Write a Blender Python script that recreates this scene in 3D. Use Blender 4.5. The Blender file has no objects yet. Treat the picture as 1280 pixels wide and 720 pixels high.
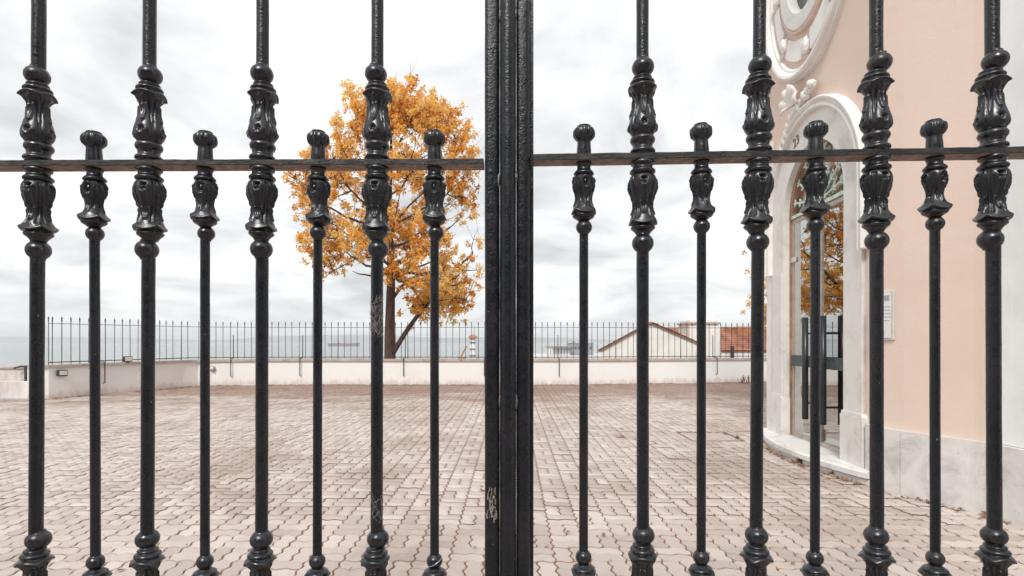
import bpy, bmesh, math, random
import numpy as np
from mathutils import Vector, Matrix, noise
from mathutils.geometry import tessellate_polygon
R = math.radians
random.seed(7); rng = np.random.default_rng(7)
scene = bpy.context.scene
col = scene.collection

# ------------------------------------------------------------------ camera
cam_d = bpy.data.cameras.new('camera'); cam = bpy.data.objects.new('camera', cam_d); col.objects.link(cam)
FPX, HOR, EYE = 670.0, 425.0, 1.40          # focal length in px at 1280 wide, horizon row, eye height
cam.location = (0, 0, EYE); cam.rotation_euler = (R(90), 0, 0)
cam_d.sensor_width = 36; cam_d.lens = 36 * FPX / 1280
cam_d.shift_y = (HOR - 360) / 1280
cam_d.clip_start = 0.05; cam_d.clip_end = 60000
scene.camera = cam
scene.render.resolution_x = 1024; scene.render.resolution_y = 576

# ------------------------------------------------------------------ world, sun, exposure
SUN_EL, SUN_AZ = 46, 197                     # azimuth clockwise from +Y
w = bpy.data.worlds.new('World'); scene.world = w; w.use_nodes = True
nt = w.node_tree; nt.nodes.clear()
def wn(t, **k):
    n = nt.nodes.new(t)
    for a, b in k.items(): setattr(n, a, b)
    return n
wo = wn('ShaderNodeOutputWorld'); bg = wn('ShaderNodeBackground'); bg.inputs['Strength'].default_value = 0.1
sky = wn('ShaderNodeTexSky', sky_type='NISHITA'); sky.sun_disc = False
sky.sun_elevation = R(SUN_EL); sky.sun_rotation = R(SUN_AZ); sky.air_density = 1.0; sky.dust_density = 3.0
tc = wn('ShaderNodeTexCoord'); sep = wn('ShaderNodeSeparateXYZ'); nt.links.new(tc.outputs['Generated'], sep.inputs[0])
mx = wn('ShaderNodeMath', operation='MAXIMUM'); nt.links.new(sep.outputs['Z'], mx.inputs[0]); mx.inputs[1].default_value = 0.0
ad = wn('ShaderNodeMath', operation='ADD'); nt.links.new(mx.outputs[0], ad.inputs[0]); ad.inputs[1].default_value = 0.22
dv = wn('ShaderNodeVectorMath', operation='DIVIDE'); cb = wn('ShaderNodeCombineXYZ')
for i in range(3): nt.links.new(ad.outputs[0], cb.inputs[i])
nt.links.new(tc.outputs['Generated'], dv.inputs[0]); nt.links.new(cb.outputs[0], dv.inputs[1])
n1 = wn('ShaderNodeTexNoise'); n1.inputs['Scale'].default_value = 1.5; n1.inputs['Detail'].default_value = 8; n1.inputs['Roughness'].default_value = .56; n1.inputs['Distortion'].default_value = .35
nt.links.new(dv.outputs[0], n1.inputs['Vector'])
rp = wn('ShaderNodeValToRGB'); cr = rp.color_ramp
cr.elements[0].position = .34; cr.elements[0].color = (.42, .43, .437, 1)
cr.elements[1].position = .66; cr.elements[1].color = (.84, .84, .84, 1)
e = cr.elements.new(.47); e.color = (.585, .593, .597, 1)
nt.links.new(n1.outputs['Fac'], rp.inputs[0])
sc = wn('ShaderNodeVectorMath', operation='SCALE'); nt.links.new(rp.outputs[0], sc.inputs[0]); sc.inputs['Scale'].default_value = 9.5
mixw = wn('ShaderNodeMixRGB'); mixw.inputs[0].default_value = .95
nt.links.new(sky.outputs[0], mixw.inputs[1]); nt.links.new(sc.outputs[0], mixw.inputs[2])
nt.links.new(mixw.outputs[0], bg.inputs[0]); nt.links.new(bg.outputs[0], wo.inputs[0])

sl = bpy.data.lights.new('sun', 'SUN'); sun = bpy.data.objects.new('sun', sl); col.objects.link(sun)
sl.energy = 1.5; sl.angle = R(14); sl.color = (1, .97, .92)
d = Vector((math.sin(R(SUN_AZ)) * math.cos(R(SUN_EL)), math.cos(R(SUN_AZ)) * math.cos(R(SUN_EL)), math.sin(R(SUN_EL))))
sun.rotation_euler = (-d).to_track_quat('-Z', 'Y').to_euler(); sun.location = (-6, -8, 20)

vs = scene.view_settings; vs.view_transform = 'Standard'; vs.look = 'None'; vs.exposure = 0.76; vs.gamma = 1
vs.use_curve_mapping = False
scene.render.engine = 'CYCLES'
scene.cycles.volume_bounces = 2

# ------------------------------------------------------------------ material helpers
class NT:
    def __init__(s, name):
        s.m = bpy.data.materials.new(name); s.m.use_nodes = True
        s.t = s.m.node_tree; s.t.nodes.clear()
        s.out = s.t.nodes.new('ShaderNodeOutputMaterial')
        s.b = s.t.nodes.new('ShaderNodeBsdfPrincipled'); s.t.links.new(s.b.outputs[0], s.out.inputs[0])
    def n(s, t, **k):
        x = s.t.nodes.new(t)
        for a, b in k.items(): setattr(x, a, b)
        return x
    def l(s, a, b): s.t.links.new(a, b)
    def noise(s, scale, detail=4, rough=.55, vec=None, dist=0, stretch=None):
        x = s.n('ShaderNodeTexNoise'); x.inputs['Scale'].default_value = scale; x.inputs['Detail'].default_value = detail
        x.inputs['Roughness'].default_value = rough; x.inputs['Distortion'].default_value = dist
        v = vec or s.pos()
        if stretch:
            mp = s.n('ShaderNodeVectorMath', operation='MULTIPLY'); s.l(v, mp.inputs[0]); mp.inputs[1].default_value = stretch; v = mp.outputs[0]
        s.l(v, x.inputs['Vector']); return x.outputs['Fac']
    def pos(s):
        if not hasattr(s, '_g'): s._g = s.n('ShaderNodeNewGeometry')
        return s._g.outputs['Position']
    def obj(s):
        if not hasattr(s, '_o'): s._o = s.n('ShaderNodeTexCoord')
        return s._o.outputs['Object']
    def ramp(s, fac, stops):
        x = s.n('ShaderNodeValToRGB'); c = x.color_ramp
        while len(c.elements) < len(stops): c.elements.new(.5)
        for e, (p, v) in zip(c.elements, stops):
            e.position = p; e.color = (*v, 1) if len(v) == 3 else v
        s.l(fac, x.inputs[0]); return x.outputs[0]
    def rng(s, fac, a, b, c=0., d=1., smooth=True):
        x = s.n('ShaderNodeMapRange'); x.interpolation_type = 'SMOOTHSTEP' if smooth else 'LINEAR'
        s.l(fac, x.inputs[0])
        for i, v in enumerate((a, b, c, d)): x.inputs[1 + i].default_value = v
        return x.outputs[0]
    def mix(s, fac, a, b, mode='MIX'):
        x = s.n('ShaderNodeMixRGB', blend_type=mode)
        for i, v in enumerate((fac, a, b)):
            if hasattr(v, 'links') or isinstance(v, bpy.types.NodeSocket): s.l(v, x.inputs[i])
            else: x.inputs[i].default_value = v if i == 0 else (*v, 1)
        return x.outputs[0]
    def math(s, op, a, b=None):
        x = s.n('ShaderNodeMath', operation=op)
        for i, v in enumerate((a, b)):
            if v is None: continue
            if isinstance(v, bpy.types.NodeSocket): s.l(v, x.inputs[i])
            else: x.inputs[i].default_value = v
        return x.outputs[0]
    def bump(s, h, strength=.3, dist=.01):
        x = s.n('ShaderNodeBump'); x.inputs['Strength'].default_value = strength; x.inputs['Distance'].default_value = dist
        s.l(h, x.inputs['Height'])
        if hasattr(s, '_b'): s.l(s._b.outputs[0], x.inputs['Normal'])
        s._b = x; s.l(x.outputs[0], s.b.inputs['Normal'])
    def base(s, v):
        if isinstance(v, bpy.types.NodeSocket): s.l(v, s.b.inputs['Base Color'])
        else: s.b.inputs['Base Color'].default_value = (*v, 1)
    def rough(s, v):
        if isinstance(v, bpy.types.NodeSocket): s.l(v, s.b.inputs['Roughness'])
        else: s.b.inputs['Roughness'].default_value = v
M = {}
def simple(name, c, rough=.7, var=.12, scale=6, bump=0, bscale=60, metal=0, bd=.004):
    t = NT(name); f = t.noise(scale, 5)
    t.base(t.mix(t.rng(f, .3, .7), tuple(x * (1 - var) for x in c), tuple(min(1, x * (1 + var)) for x in c)))
    t.rough(rough); t.b.inputs['Metallic'].default_value = metal
    if bump: t.bump(t.noise(bscale, 3), bump, bd)
    M[name] = t.m; return t.m

# gate paint: thick brushed black enamel with an orange-peel skin, dust and pin-prick chips
t = NT('iron_paint')
f = t.noise(9, 5); c0 = t.mix(t.rng(f, .35, .7), (.007, .0095, .0125), (.017, .0165, .022))
chip = t.rng(t.noise(120, 2, .5), .765, .80); c1 = t.mix(chip, c0, (.36, .34, .33)); rs_ = t.rng(t.noise(28, 6, .75), .66, .74, 0, .8); c1 = t.mix(rs_, c1, (.075, .040, .028))
t.base(c1); t.rough(t.rng(t.noise(40, 4), .3, .7, .20, .40))
t.bump(t.noise(55, 3, .6), .18, .006); t.bump(t.noise(230, 3, .6), .38, .003)
t.b.inputs['IOR'].default_value = 1.48; M['iron'] = t.m
t = NT('cast_iron_paint')                                  # castings: the same enamel over smoother metal
f = t.noise(12, 5); t.base(t.mix(t.rng(f, .35, .7), (.007, .0095, .0125), (.018, .017, .0235))); t.rough(t.rng(t.noise(40, 4), .3, .7, .24, .38))
t.bump(t.noise(160, 3, .6), .22, .002); t.b.inputs['IOR'].default_value = 1.6; M['cast'] = t.m
t = NT('rail_paint')                                       # the flat bars are rust-scarred beneath the paint
f = t.noise(30, 6, .7, stretch=(.5, 1, 1)); t.base(t.mix(t.rng(f, .45, .70), (.010, .011, .012), (.060, .046, .042)))
t.rough(.36); t.bump(t.noise(90, 5, .7, stretch=(.5, 1, 1)), .8, .006); M['rail'] = t.m
simple('rust_bounce', (.26, .185, .155), .75, .35, 60, .6, 150)  # rail underside: rust brown lightened to carry light bounced off the ground
simple('far_iron', (.035, .034, .036), .5, .3, 20)
simple('scuff', (.30, .26, .24), .9, .4, 200, .5, 300)
simple('cobweb', (.32, .29, .275), .9, .2, 80)
simple('wire', (.72, .72, .74), .3, .1, 40, metal=.9)

# pavers
def paver_mat():
    t = NT('paver_concrete')
    at = t.n('ShaderNodeAttribute'); at.attribute_name = 'rnd'; oi = t.n('ShaderNodeObjectInfo')
    r = t.math('FRACT', t.math('ADD', at.outputs['Fac'], oi.outputs['Random']))
    c = t.ramp(r, [(0, (.45, .385, .345)), (.25, (.535, .462, .418)), (.7, (.58, .507, .462)), (1, (.64, .57, .525))])
    big = t.noise(.55, 6, .6, dist=.6); c = t.mix(t.rng(big, .46, .66, 0, .60), c, (.33, .235, .19))      # damp and foot-worn stains
    mid = t.noise(2.3, 5, .6); c = t.mix(t.rng(mid, .52, .75, 0, .30), c, (.33, .27, .235))
    sp = t.noise(170, 3, .7); c = t.mix(t.rng(sp, .52, .72, 0, .50), c, (.26, .205, .18)); c = t.mix(t.rng(sp, .45, .28, 0, .35), c, (.70, .66, .62))
    s = t.n('ShaderNodeSeparateXYZ'); t.l(t.pos(), s.inputs[0])                     # leaf mould washed up against the terrace wall
    yy = t.rng(s.outputs['Y'], 8.0, 16.6); dn = t.noise(.9, 6, .65, stretch=(.6, 1.4, 1))
    k = t.rng(t.math('ADD', t.math('MULTIPLY', yy, .55), dn), .64, .98, 0, .72)
    c = t.mix(k, c, (.25, .15, .105)); t.base(c); t.rough(.86)
    t.bump(t.noise(140, 4, .7), .35, .004); return t.m
M['paver'] = paver_mat()
t = NT('joint_sand'); f = t.noise(14, 6, .7); t.base(t.ramp(f, [(.25, (.15, .066, .038)), (.55, (.26, .115, .066)), (.8, (.33, .19, .125))])); t.rough(.95); t.bump(t.noise(200, 3), .5, .004); M['joint'] = t.m

# plaster and stone
t = NT('white_plaster'); f = t.noise(1.2, 6, .65); c = t.mix(t.rng(f, .45, .75, 0, .5), (.84, .835, .82), (.76, .74, .715))
s = t.n('ShaderNodeSeparateXYZ'); t.l(t.pos(), s.inputs[0])
g = t.math('ADD', t.rng(s.outputs['Z'], .34, .0, 0, .42), t.noise(5, 6, .7, stretch=(1, 1, .35)))      # splash-back grime at the foot of walls
c = t.mix(t.rng(g, .66, 1.0, 0, .5), c, (.50, .40, .34)); t.base(c); t.rough(.88); t.bump(t.noise(30, 5, .6), .25, .008); M['white'] = t.m
t = NT('stained_plaster'); f = t.noise(2.2, 7, .7, stretch=(1, 1, .45)); t.base(t.ramp(f, [(.3, (.42, .36, .32)), (.5, (.60, .56, .53)), (.75, (.74, .72, .70))])); t.rough(.9); t.bump(t.noise(26, 5), .3, .01); M['stained'] = t.m
t = NT('coping_stone'); f = t.noise(3.5, 6, .7); t.base(t.ramp(f, [(.3, (.30, .24, .205)), (.52, (.47, .41, .37)), (.75, (.62, .58, .55))])); t.rough(.9); t.bump(t.noise(40, 5), .4, .008); M['coping'] = t.m
t = NT('pink_render'); f = t.noise(.8, 6, .6); c = t.mix(t.rng(f, .35, .7), (.75, .60, .515), (.715, .56, .475))
g = t.noise(3.2, 6, .7, stretch=(1, 1, .3)); c = t.mix(t.rng(g, .58, .8, 0, .30), c, (.76, .64, .56)); w2 = t.noise(1.6, 7, .75, stretch=(2.2, 2.2, .16)); c = t.mix(t.rng(w2, .56, .74, 0, .42), c, (.52, .40, .335)); w3 = t.noise(7, 7, .8); c = t.mix(t.rng(w3, .60, .72, 0, .35), c, (.78, .68, .61)); t.base(c); t.rough(.9); t.bump(t.noise(45, 5, .65), .35, .006); t.bump(t.noise(4, 5, .6), .25, .02); M['pink'] = t.m
t = NT('marble'); f = t.noise(2.6, 8, .68, dist=1.1); c = t.ramp(f, [(.30, (.55, .53, .50)), (.48, (.72, .705, .68)), (.7, (.78, .765, .74))])
v = t.noise(22, 5, .75); c = t.mix(t.rng(v, .60, .78, 0, .55), c, (.40, .37, .34)); t.base(c); t.rough(.62); t.bump(v, .12, .004); M['marble'] = t.m
t = NT('rough_marble'); f = t.noise(3.5, 8, .72, dist=.8); c = t.ramp(f, [(.28, (.47, .45, .43)), (.48, (.67, .65, .63)), (.7, (.76, .745, .725))])
v = t.noise(15, 7, .8); c = t.mix(t.rng(v, .57, .72, 0, .75), c, (.36, .33, .31)); t.base(c); t.rough(.8); t.bump(v, .35, .008); M['plinth'] = t.m
simple('stucco', (.80, .785, .76), .85, .06, 4, .2, 60)
simple('cool_white', (.79, .805, .80), .85, .05, 3, .25, 50)
simple('brown_wood', (.36, .20, .125), .55, .3, 5, .2, 40)
simple('dark_interior', (.10, .075, .06), .8, .3, 2)
simple('interior_floor', (.22, .13, .09), .45, .35, 4)
simple('green_steel', (.055, .085, .080), .45, .3, 12, .2, 120)
simple('pale_steel', (.62, .60, .57), .45, .1, 12)
simple('frame_beige', (.46, .39, .34), .6, .12, 12)
simple('handle_black', (.018, .022, .026), .35, .2, 30)
simple('verdigris', (.58, .70, .64), .7, .25, 40, .4, 90)
simple('number_paint', (.20, .14, .12), .8, .2, 60)
simple('notice_white', (.70, .70, .68), .5, .05, 30)
simple('notice_print', (.34, .34, .35), .6, .2, 60)
t = NT('door_glass'); t.t.nodes.remove(t.b)
gl = t.n('ShaderNodeBsdfGlossy'); gl.inputs['Roughness'].default_value = .0; gl.inputs['Color'].default_value = (.95, .96, .96, 1)
tr = t.n('ShaderNodeBsdfTransparent'); tr.inputs[0].default_value = (.74, .78, .77, 1)
lw = t.n('ShaderNodeLayerWeight'); lw.inputs['Blend'].default_value = .5; fr = t.n('ShaderNodeMapRange'); t.l(lw.outputs['Facing'], fr.inputs[0]); fr.inputs[3].default_value = .28; fr.inputs[4].default_value = .85   # sun-film on the glass: a strong mirror
ms = t.n('ShaderNodeMixShader'); t.l(fr.outputs[0], ms.inputs[0]); t.l(tr.outputs[0], ms.inputs[1]); t.l(gl.outputs[0], ms.inputs[2]); t.l(ms.outputs[0], t.out.inputs[0])
M['glass'] = t.m
# tree
t = NT('bark'); f = t.noise(9, 7, .7, stretch=(1, 1, .22)); t.base(t.ramp(f, [(.3, (.040, .026, .021)), (.6, (.115, .075, .060)), (.8, (.19, .14, .115))])); t.rough(.95); t.bump(f, .9, .04); M['bark'] = t.m
def leaf_mat(name, stops, tl=.35):
    t = NT(name); at = t.n('ShaderNodeAttribute'); at.attribute_name = 'rnd'
    c = t.ramp(at.outputs['Fac'], stops); t.base(c); t.rough(.6)
    tb = t.n('ShaderNodeBsdfTranslucent'); t.l(c, tb.inputs[0]); m = t.n('ShaderNodeMixShader'); m.inputs[0].default_value = tl
    t.l(t.b.outputs[0], m.inputs[1]); t.l(tb.outputs[0], m.inputs[2]); t.l(m.outputs[0], t.out.inputs[0]); M[name] = t.m
leaf_mat('autumn_leaf', [(0, (.34, .11, .018)), (.16, (.70, .27, .035)), (.35, (.93, .50, .085)), (.66, (.95, .67, .20)), (1, (.95, .80, .45))], .57)
leaf_mat('dead_leaf', [(0, (.12, .05, .025)), (.5, (.30, .13, .055)), (1, (.48, .24, .10))], .15)
leaf_mat('weed_leaf', [(0, (.13, .09, .04)), (.5, (.25, .16, .08)), (1, (.36, .23, .12))], .25)
# far things
t = NT('sea_water'); t.base((.045, .075, .085)); t.rough(.12); t.b.inputs['IOR'].default_value = 1.33
t.bump(t.noise(.03, 5, .6, stretch=(.6, 1, 1)), .08, 2.0); M['sea'] = t.m
t = NT('hillside_scrub'); f = t.noise(.12, 6, .7); t.base(t.ramp(f, [(.3, (.07, .08, .04)), (.6, (.14, .12, .07)), (.8, (.24, .20, .15))])); t.rough(.95); M['scrub'] = t.m
t = NT('far_hill'); f = t.noise(.003, 7, .75); c = t.ramp(f, [(.35, (.06, .075, .055)), (.6, (.13, .13, .10))])
v = t.noise(.022, 4, .8); t.base(t.mix(t.rng(v, .60, .70, 0, .8), c, (.50, .47, .44))); t.rough(.95); M['farhill'] = t.m
simple('hull_red', (.10, .03, .055), .6, .25, .03); simple('ship_white', (.72, .72, .72), .6, .05, .05)
t = NT('house_white'); f = t.noise(.5, 6, .7); t.base(t.mix(t.rng(f, .4, .75), (.77, .745, .72), (.64, .60, .57))); t.rough(.9); M['hwhite'] = t.m
simple('tile_red', (.35, .155, .10), .85, .35, 1.2, .3, 9, bd=.05); simple('tile_ridge', (.40, .17, .09), .85, .3, 2)
simple('port_grey', (.22, .22, .25), .7, .25, .05); simple('port_roof', (.33, .27, .24), .8, .3, .03); simple('quay', (.62, .60, .58), .9, .12, .02)
simple('signal_orange', (.46, .19, .08), .6, .2, .4); simple('dark_glass', (.03, .035, .04), .25, .1, 1)

# ------------------------------------------------------------------ mesh helpers
def mesh(name, verts, faces, mat=None, parent=None, smooth=False):
    me = bpy.data.meshes.new(name); me.from_pydata([tuple(v) for v in verts], [], [tuple(f) for f in faces]); me.update()
    if smooth: me.polygons.foreach_set('use_smooth', [True] * len(me.polygons))
    return link(name, me, mat, parent)
def link(name, me, mat=None, parent=None):
    if mat is not None and not me.materials: me.materials.append(M[mat] if isinstance(mat, str) else mat)
    o = bpy.data.objects.new(name, me); col.objects.link(o)
    if parent is not None: o.parent = parent
    return o
def from_bm(name, bm, mat=None, parent=None, smooth=False):
    bmesh.ops.recalc_face_normals(bm, faces=bm.faces)
    me = bpy.data.meshes.new(name); bm.to_mesh(me); bm.free()
    if smooth: me.polygons.foreach_set('use_smooth', [True] * len(me.polygons))
    return link(name, me, mat, parent)
def tag(o, label=None, cat=None, group=None, kind=None):
    for k, v in (('label', label), ('category', cat), ('group', group), ('kind', kind)):
        if v: o[k] = v
    return o
def empty(name, loc=(0, 0, 0), rz=0, label=None, cat=None, group=None):
    o = bpy.data.objects.new(name, None); col.objects.link(o); o.location = loc; o.rotation_euler = (0, 0, rz)
    o.empty_display_size = .1
    return tag(o, label, cat, group)
def bm_box(bm, c, s, rot=None, bevel=0, seg=1):
    r = bmesh.ops.create_cube(bm, size=1); vs_ = r['verts']
    mat = Matrix.Translation(c) @ (rot.to_4x4() if rot else Matrix()) @ Matrix.Diagonal((*s, 1))
    bmesh.ops.transform(bm, matrix=mat, verts=vs_)
    if bevel:
        es = list({e for v in vs_ for e in v.link_edges})
        bmesh.ops.bevel(bm, geom=es, offset=bevel, segments=seg, affect='EDGES', clamp_overlap=True)
def box(name, c, s, mat, parent=None, bevel=0, seg=1, rot=None, origin=None):
    bm = bmesh.new(); o = Vector(origin) if origin else Vector((0, 0, 0))
    bm_box(bm, Vector(c) - o, s, rot, bevel, seg); ob = from_bm(name, bm, mat, parent)
    ob.location = o; return ob
def tube_geo(pts, rad, n=8, cap=True, verts=None, faces=None):
    """tapered tube along a polyline; returns vertex and face lists"""
    V = verts if verts is not None else []; F = faces if faces is not None else []
    pts = [Vector(p) for p in pts]; rad = rad if hasattr(rad, '__len__') else [rad] * len(pts)
    up = None; b0 = len(V)
    for i, p in enumerate(pts):
        tng = (pts[min(i + 1, len(pts) - 1)] - pts[max(i - 1, 0)]).normalized()
        if up is None:
            up = Vector((0, 0, 1)) if abs(tng.z) < .9 else Vector((1, 0, 0))
        a = (up - tng * up.dot(tng)).normalized(); up = a; b = tng.cross(a)
        for k in range(n):
            th = 2 * math.pi * k / n; V.append(p + (a * math.cos(th) + b * math.sin(th)) * rad[i])
    for i in range(len(pts) - 1):
        for k in range(n):
            k2 = (k + 1) % n; q = b0 + i * n
            F.append((q + k, q + k2, q + n + k2, q + n + k))
    if cap:
        F.append(tuple(b0 + k for k in range(n))[::-1]); q = b0 + (len(pts) - 1) * n; F.append(tuple(q + k for k in range(n)))
    return V, F
def tube(name, pts, rad, mat, parent=None, n=8, smooth=True):
    V, F = tube_geo(pts, rad, n); return mesh(name, V, F, mat, parent, smooth)
def catmull(P, step):
    P = [np.array(p, float) for p in P]; out = []
    for i in range(len(P) - 1):
        p0, p1, p2, p3 = P[max(i - 1, 0)], P[i], P[i + 1], P[min(i + 2, len(P) - 1)]
        n = max(1, int(np.linalg.norm(p2 - p1) / step))
        for k in range(n):
            u = k / n
            out.append(.5 * ((2 * p1) + (p2 - p0) * u + (2 * p0 - 5 * p1 + 4 * p2 - p3) * u * u + (3 * p1 - p0 - 3 * p2 + p3) * u ** 3))
    out.append(P[-1]); return out
def lathe_mesh(name, prof, segs=40, step=.0016, relief=None, smooth_prof=True):
    """prof: (z, r) pairs from top to bottom; relief(a, z, r, th) -> (dr, dz)"""
    P = catmull([(z, r) for z, r in prof], step) if smooth_prof else prof
    V, F = [], []
    for z, r in P:
        for k in range(segs):
            th = 2 * math.pi * k / segs; dr = dz = 0
            if relief:
                fr_ = (th + math.pi / 2 + math.pi / 4) % (math.pi / 2) - math.pi / 4      # 0 on the four faces, one of them towards -Y
                dr, dz = relief(fr_ / (math.pi / 4), z, r, th)
            V.append((math.cos(th) * (r + dr), math.sin(th) * (r + dr), z + dz))
    n = len(P)
    for i in range(n - 1):
        for k in range(segs):
            k2 = (k + 1) % segs; F.append((i * segs + k, (i + 1) * segs + k, (i + 1) * segs + k2, i * segs + k2))
    F.append(tuple(range(segs))); F.append(tuple((n - 1) * segs + k for k in range(segs))[::-1])
    me = bpy.data.meshes.new(name); me.from_pydata(V, [], F); me.update()
    me.polygons.foreach_set('use_smooth', [True] * len(me.polygons)); me.materials.append(M['cast']); return me
def sphere_prof(zc, r, rz=None, n=9, r0=0.0):
    rz = rz or r; out = []
    for i in range(n + 1):
        a = math.pi * i / n; out.append((zc + rz * math.cos(a), max(r0, r * math.sin(a))))
    return out
def ground_at(px, py, z=0.0):
    y = FPX * (EYE - z) / (py - HOR); return Vector(((px - 640) / FPX * y, y, z))

# ================================================================== THE SETTING
# terrace wall line, curving round to the left (plan, outer side is +Y)
WALL = [(-11.35, 12.55), (-11.02, 12.75), (-10.75, 13.4), (-10.5, 14.05), (-10.2, 14.7), (-9.88, 15.45), (-9.5, 16.2), (-8.6, 16.5), (-6.25, 16.75), (-2, 16.72), (1.6, 16.76), (4.6, 17.2), (8.0, 17.75), (14.0, 18.7)]
WP = catmull(WALL[1:], .35); WP = [np.array(WALL[0])] + WP
C0 = Vector((3.70, 7.72, 0)); C1 = Vector((3.50, 5.05, 0)); TT = (C1 - C0).normalized(); NN = Vector((TT.y, -TT.x, 0))   # door bay of the church
if NN.x > 0: NN = -NN
def FW(u, z, w=0.0): return C0 + TT * u + NN * w + Vector((0, 0, z))
CH = [(3.50, 5.05), (3.56, 4.87), (3.66, 4.65), (3.79, 4.40), (3.85, 4.24), (3.89, 3.9), (3.93, 3.2), (3.98, 2.2), (4.05, 0.4)]     # rest of the church front in plan
# courtyard outline for the paving
poly = [(-16, -2), (-16, 13.2)] + [tuple(p) for p in WP] + [(14, 12), (4.6, 9.5), (3.78, 7.8), (3.62, 5.05), (3.95, 4.3), (4.1, 0.4), (4.1, -2)]
poly = np.array(poly)
def inside(x, y):
    c = np.zeros(np.shape(x), bool); n = len(poly); j = n - 1
    for i in range(n):
        xi, yi = poly[i]; xj, yj = poly[j]
        k = ((yi > y) != (yj > y)) & (x < (xj - xi) * (y - yi) / (yj - yi + 1e-12) + xi); c ^= k; j = i
    return c
bmc = bmesh.new(); pv = [bmc.verts.new((x, y, -.0065)) for x, y in poly]; f = bmc.faces.new(pv); bmesh.ops.triangulate(bmc, faces=[f])
court = tag(from_bm('courtyard', bmc, 'joint'), kind='structure')
for p in court.data.polygons:
    if p.normal.z < 0: p.flip()

CELL = .225; AMP = .0100
def wav(t):                                                  # interlocking zigzag, zero at every half cell
    x = (t / (CELL / 2)) % 1.0
    return AMP * float(np.interp(x, [0, .18, .32, .5, .68, .82, 1], [0, .9, .9, 0, -.9, -.9, 0]))
def paver_outline(w_, h_, npts, dd):
    """wavy outline of a paver w_ x h_, each side pulled in by dd so that neighbours leave an even joint"""
    P = []; nx = int(round(w_ / (CELL / 2))) * npts; ny = int(round(h_ / (CELL / 2))) * npts; X0, X1, Y0, Y1 = dd, w_ - dd, dd, h_ - dd
    for i in range(nx): t_ = X0 + i / nx * (X1 - X0); P.append((t_, wav(t_) + Y0))
    for i in range(ny): t_ = Y0 + i / ny * (Y1 - Y0); P.append((X1 + wav(t_), t_))
    for i in range(nx): t_ = X1 - i / nx * (X1 - X0); P.append((t_, Y1 + wav(t_)))
    for i in range(ny): t_ = Y1 - i / ny * (Y1 - Y0); P.append((X0 + wav(t_), t_))
    return np.array(P)
def paver_geo(w_, h_, npts, deep):
    c = np.array((w_ / 2, h_ / 2)); rings = [(.0084, 0.0), (.0058, -.0035)] + ([(.0056, -.03)] if deep else [])
    V = []
    for dd, z in rings: V += [(*(p - c), z) for p in paver_outline(w_, h_, npts, dd)]
    n = len(V) // len(rings); F = [tuple(range(n))]
    for r in range(len(rings) - 1):
        for k in range(n):
            k2 = (k + 1) % n; F.append((r * n + k, (r + 1) * n + k, (r + 1) * n + k2, r * n + k2))
    return np.array(V), F
MANH = (2.50, 3.22, 7.42, 8.14)
spots = []                                                    # (x, y, horizontal?)
for ix in range(-74, 64):
    for iy in range(-6, 86):
        x0, y0 = ix * CELL + .05, iy * CELL + .02
        if (ix + iy) % 2: spots += [(x0 + CELL / 2, y0 + CELL * .25, 1), (x0 + CELL / 2, y0 + CELL * .75, 1)]
        else: spots += [(x0 + CELL * .25, y0 + CELL / 2, 0), (x0 + CELL * .75, y0 + CELL / 2, 0)]
S = np.array(spots); keep = inside(S[:, 0], S[:, 1])
keep &= ~((S[:, 0] > MANH[0] - .03) & (S[:, 0] < MANH[1] + .03) & (S[:, 1] > MANH[2] - .03) & (S[:, 1] < MANH[3] + .03))
S = S[keep]
vis = (np.abs(S[:, 0]) < .955 * S[:, 1] + .06) & (S[:, 1] > 3.13)
near = np.zeros(len(S), bool); idx = np.where(vis)[0]; idx = idx[np.argsort(S[idx, 1])][:300]; near[idx] = True
pm = {}
for hz in (0, 1):
    w_, h_ = (CELL, CELL / 2) if hz else (CELL / 2, CELL)
    V, F = paver_geo(w_, h_, 6, True); me = bpy.data.meshes.new('paver'); me.from_pydata([tuple(v) for v in V], [], F); me.update(); me.materials.append(M['paver']); pm[hz] = me
for x, y, hz in S[near]:
    o = link('paver', pm[int(hz)], None, court); o.location = (x, y, random.gauss(0, .0018)); o.rotation_euler = (random.gauss(0, .006), random.gauss(0, .006), 0)
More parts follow.
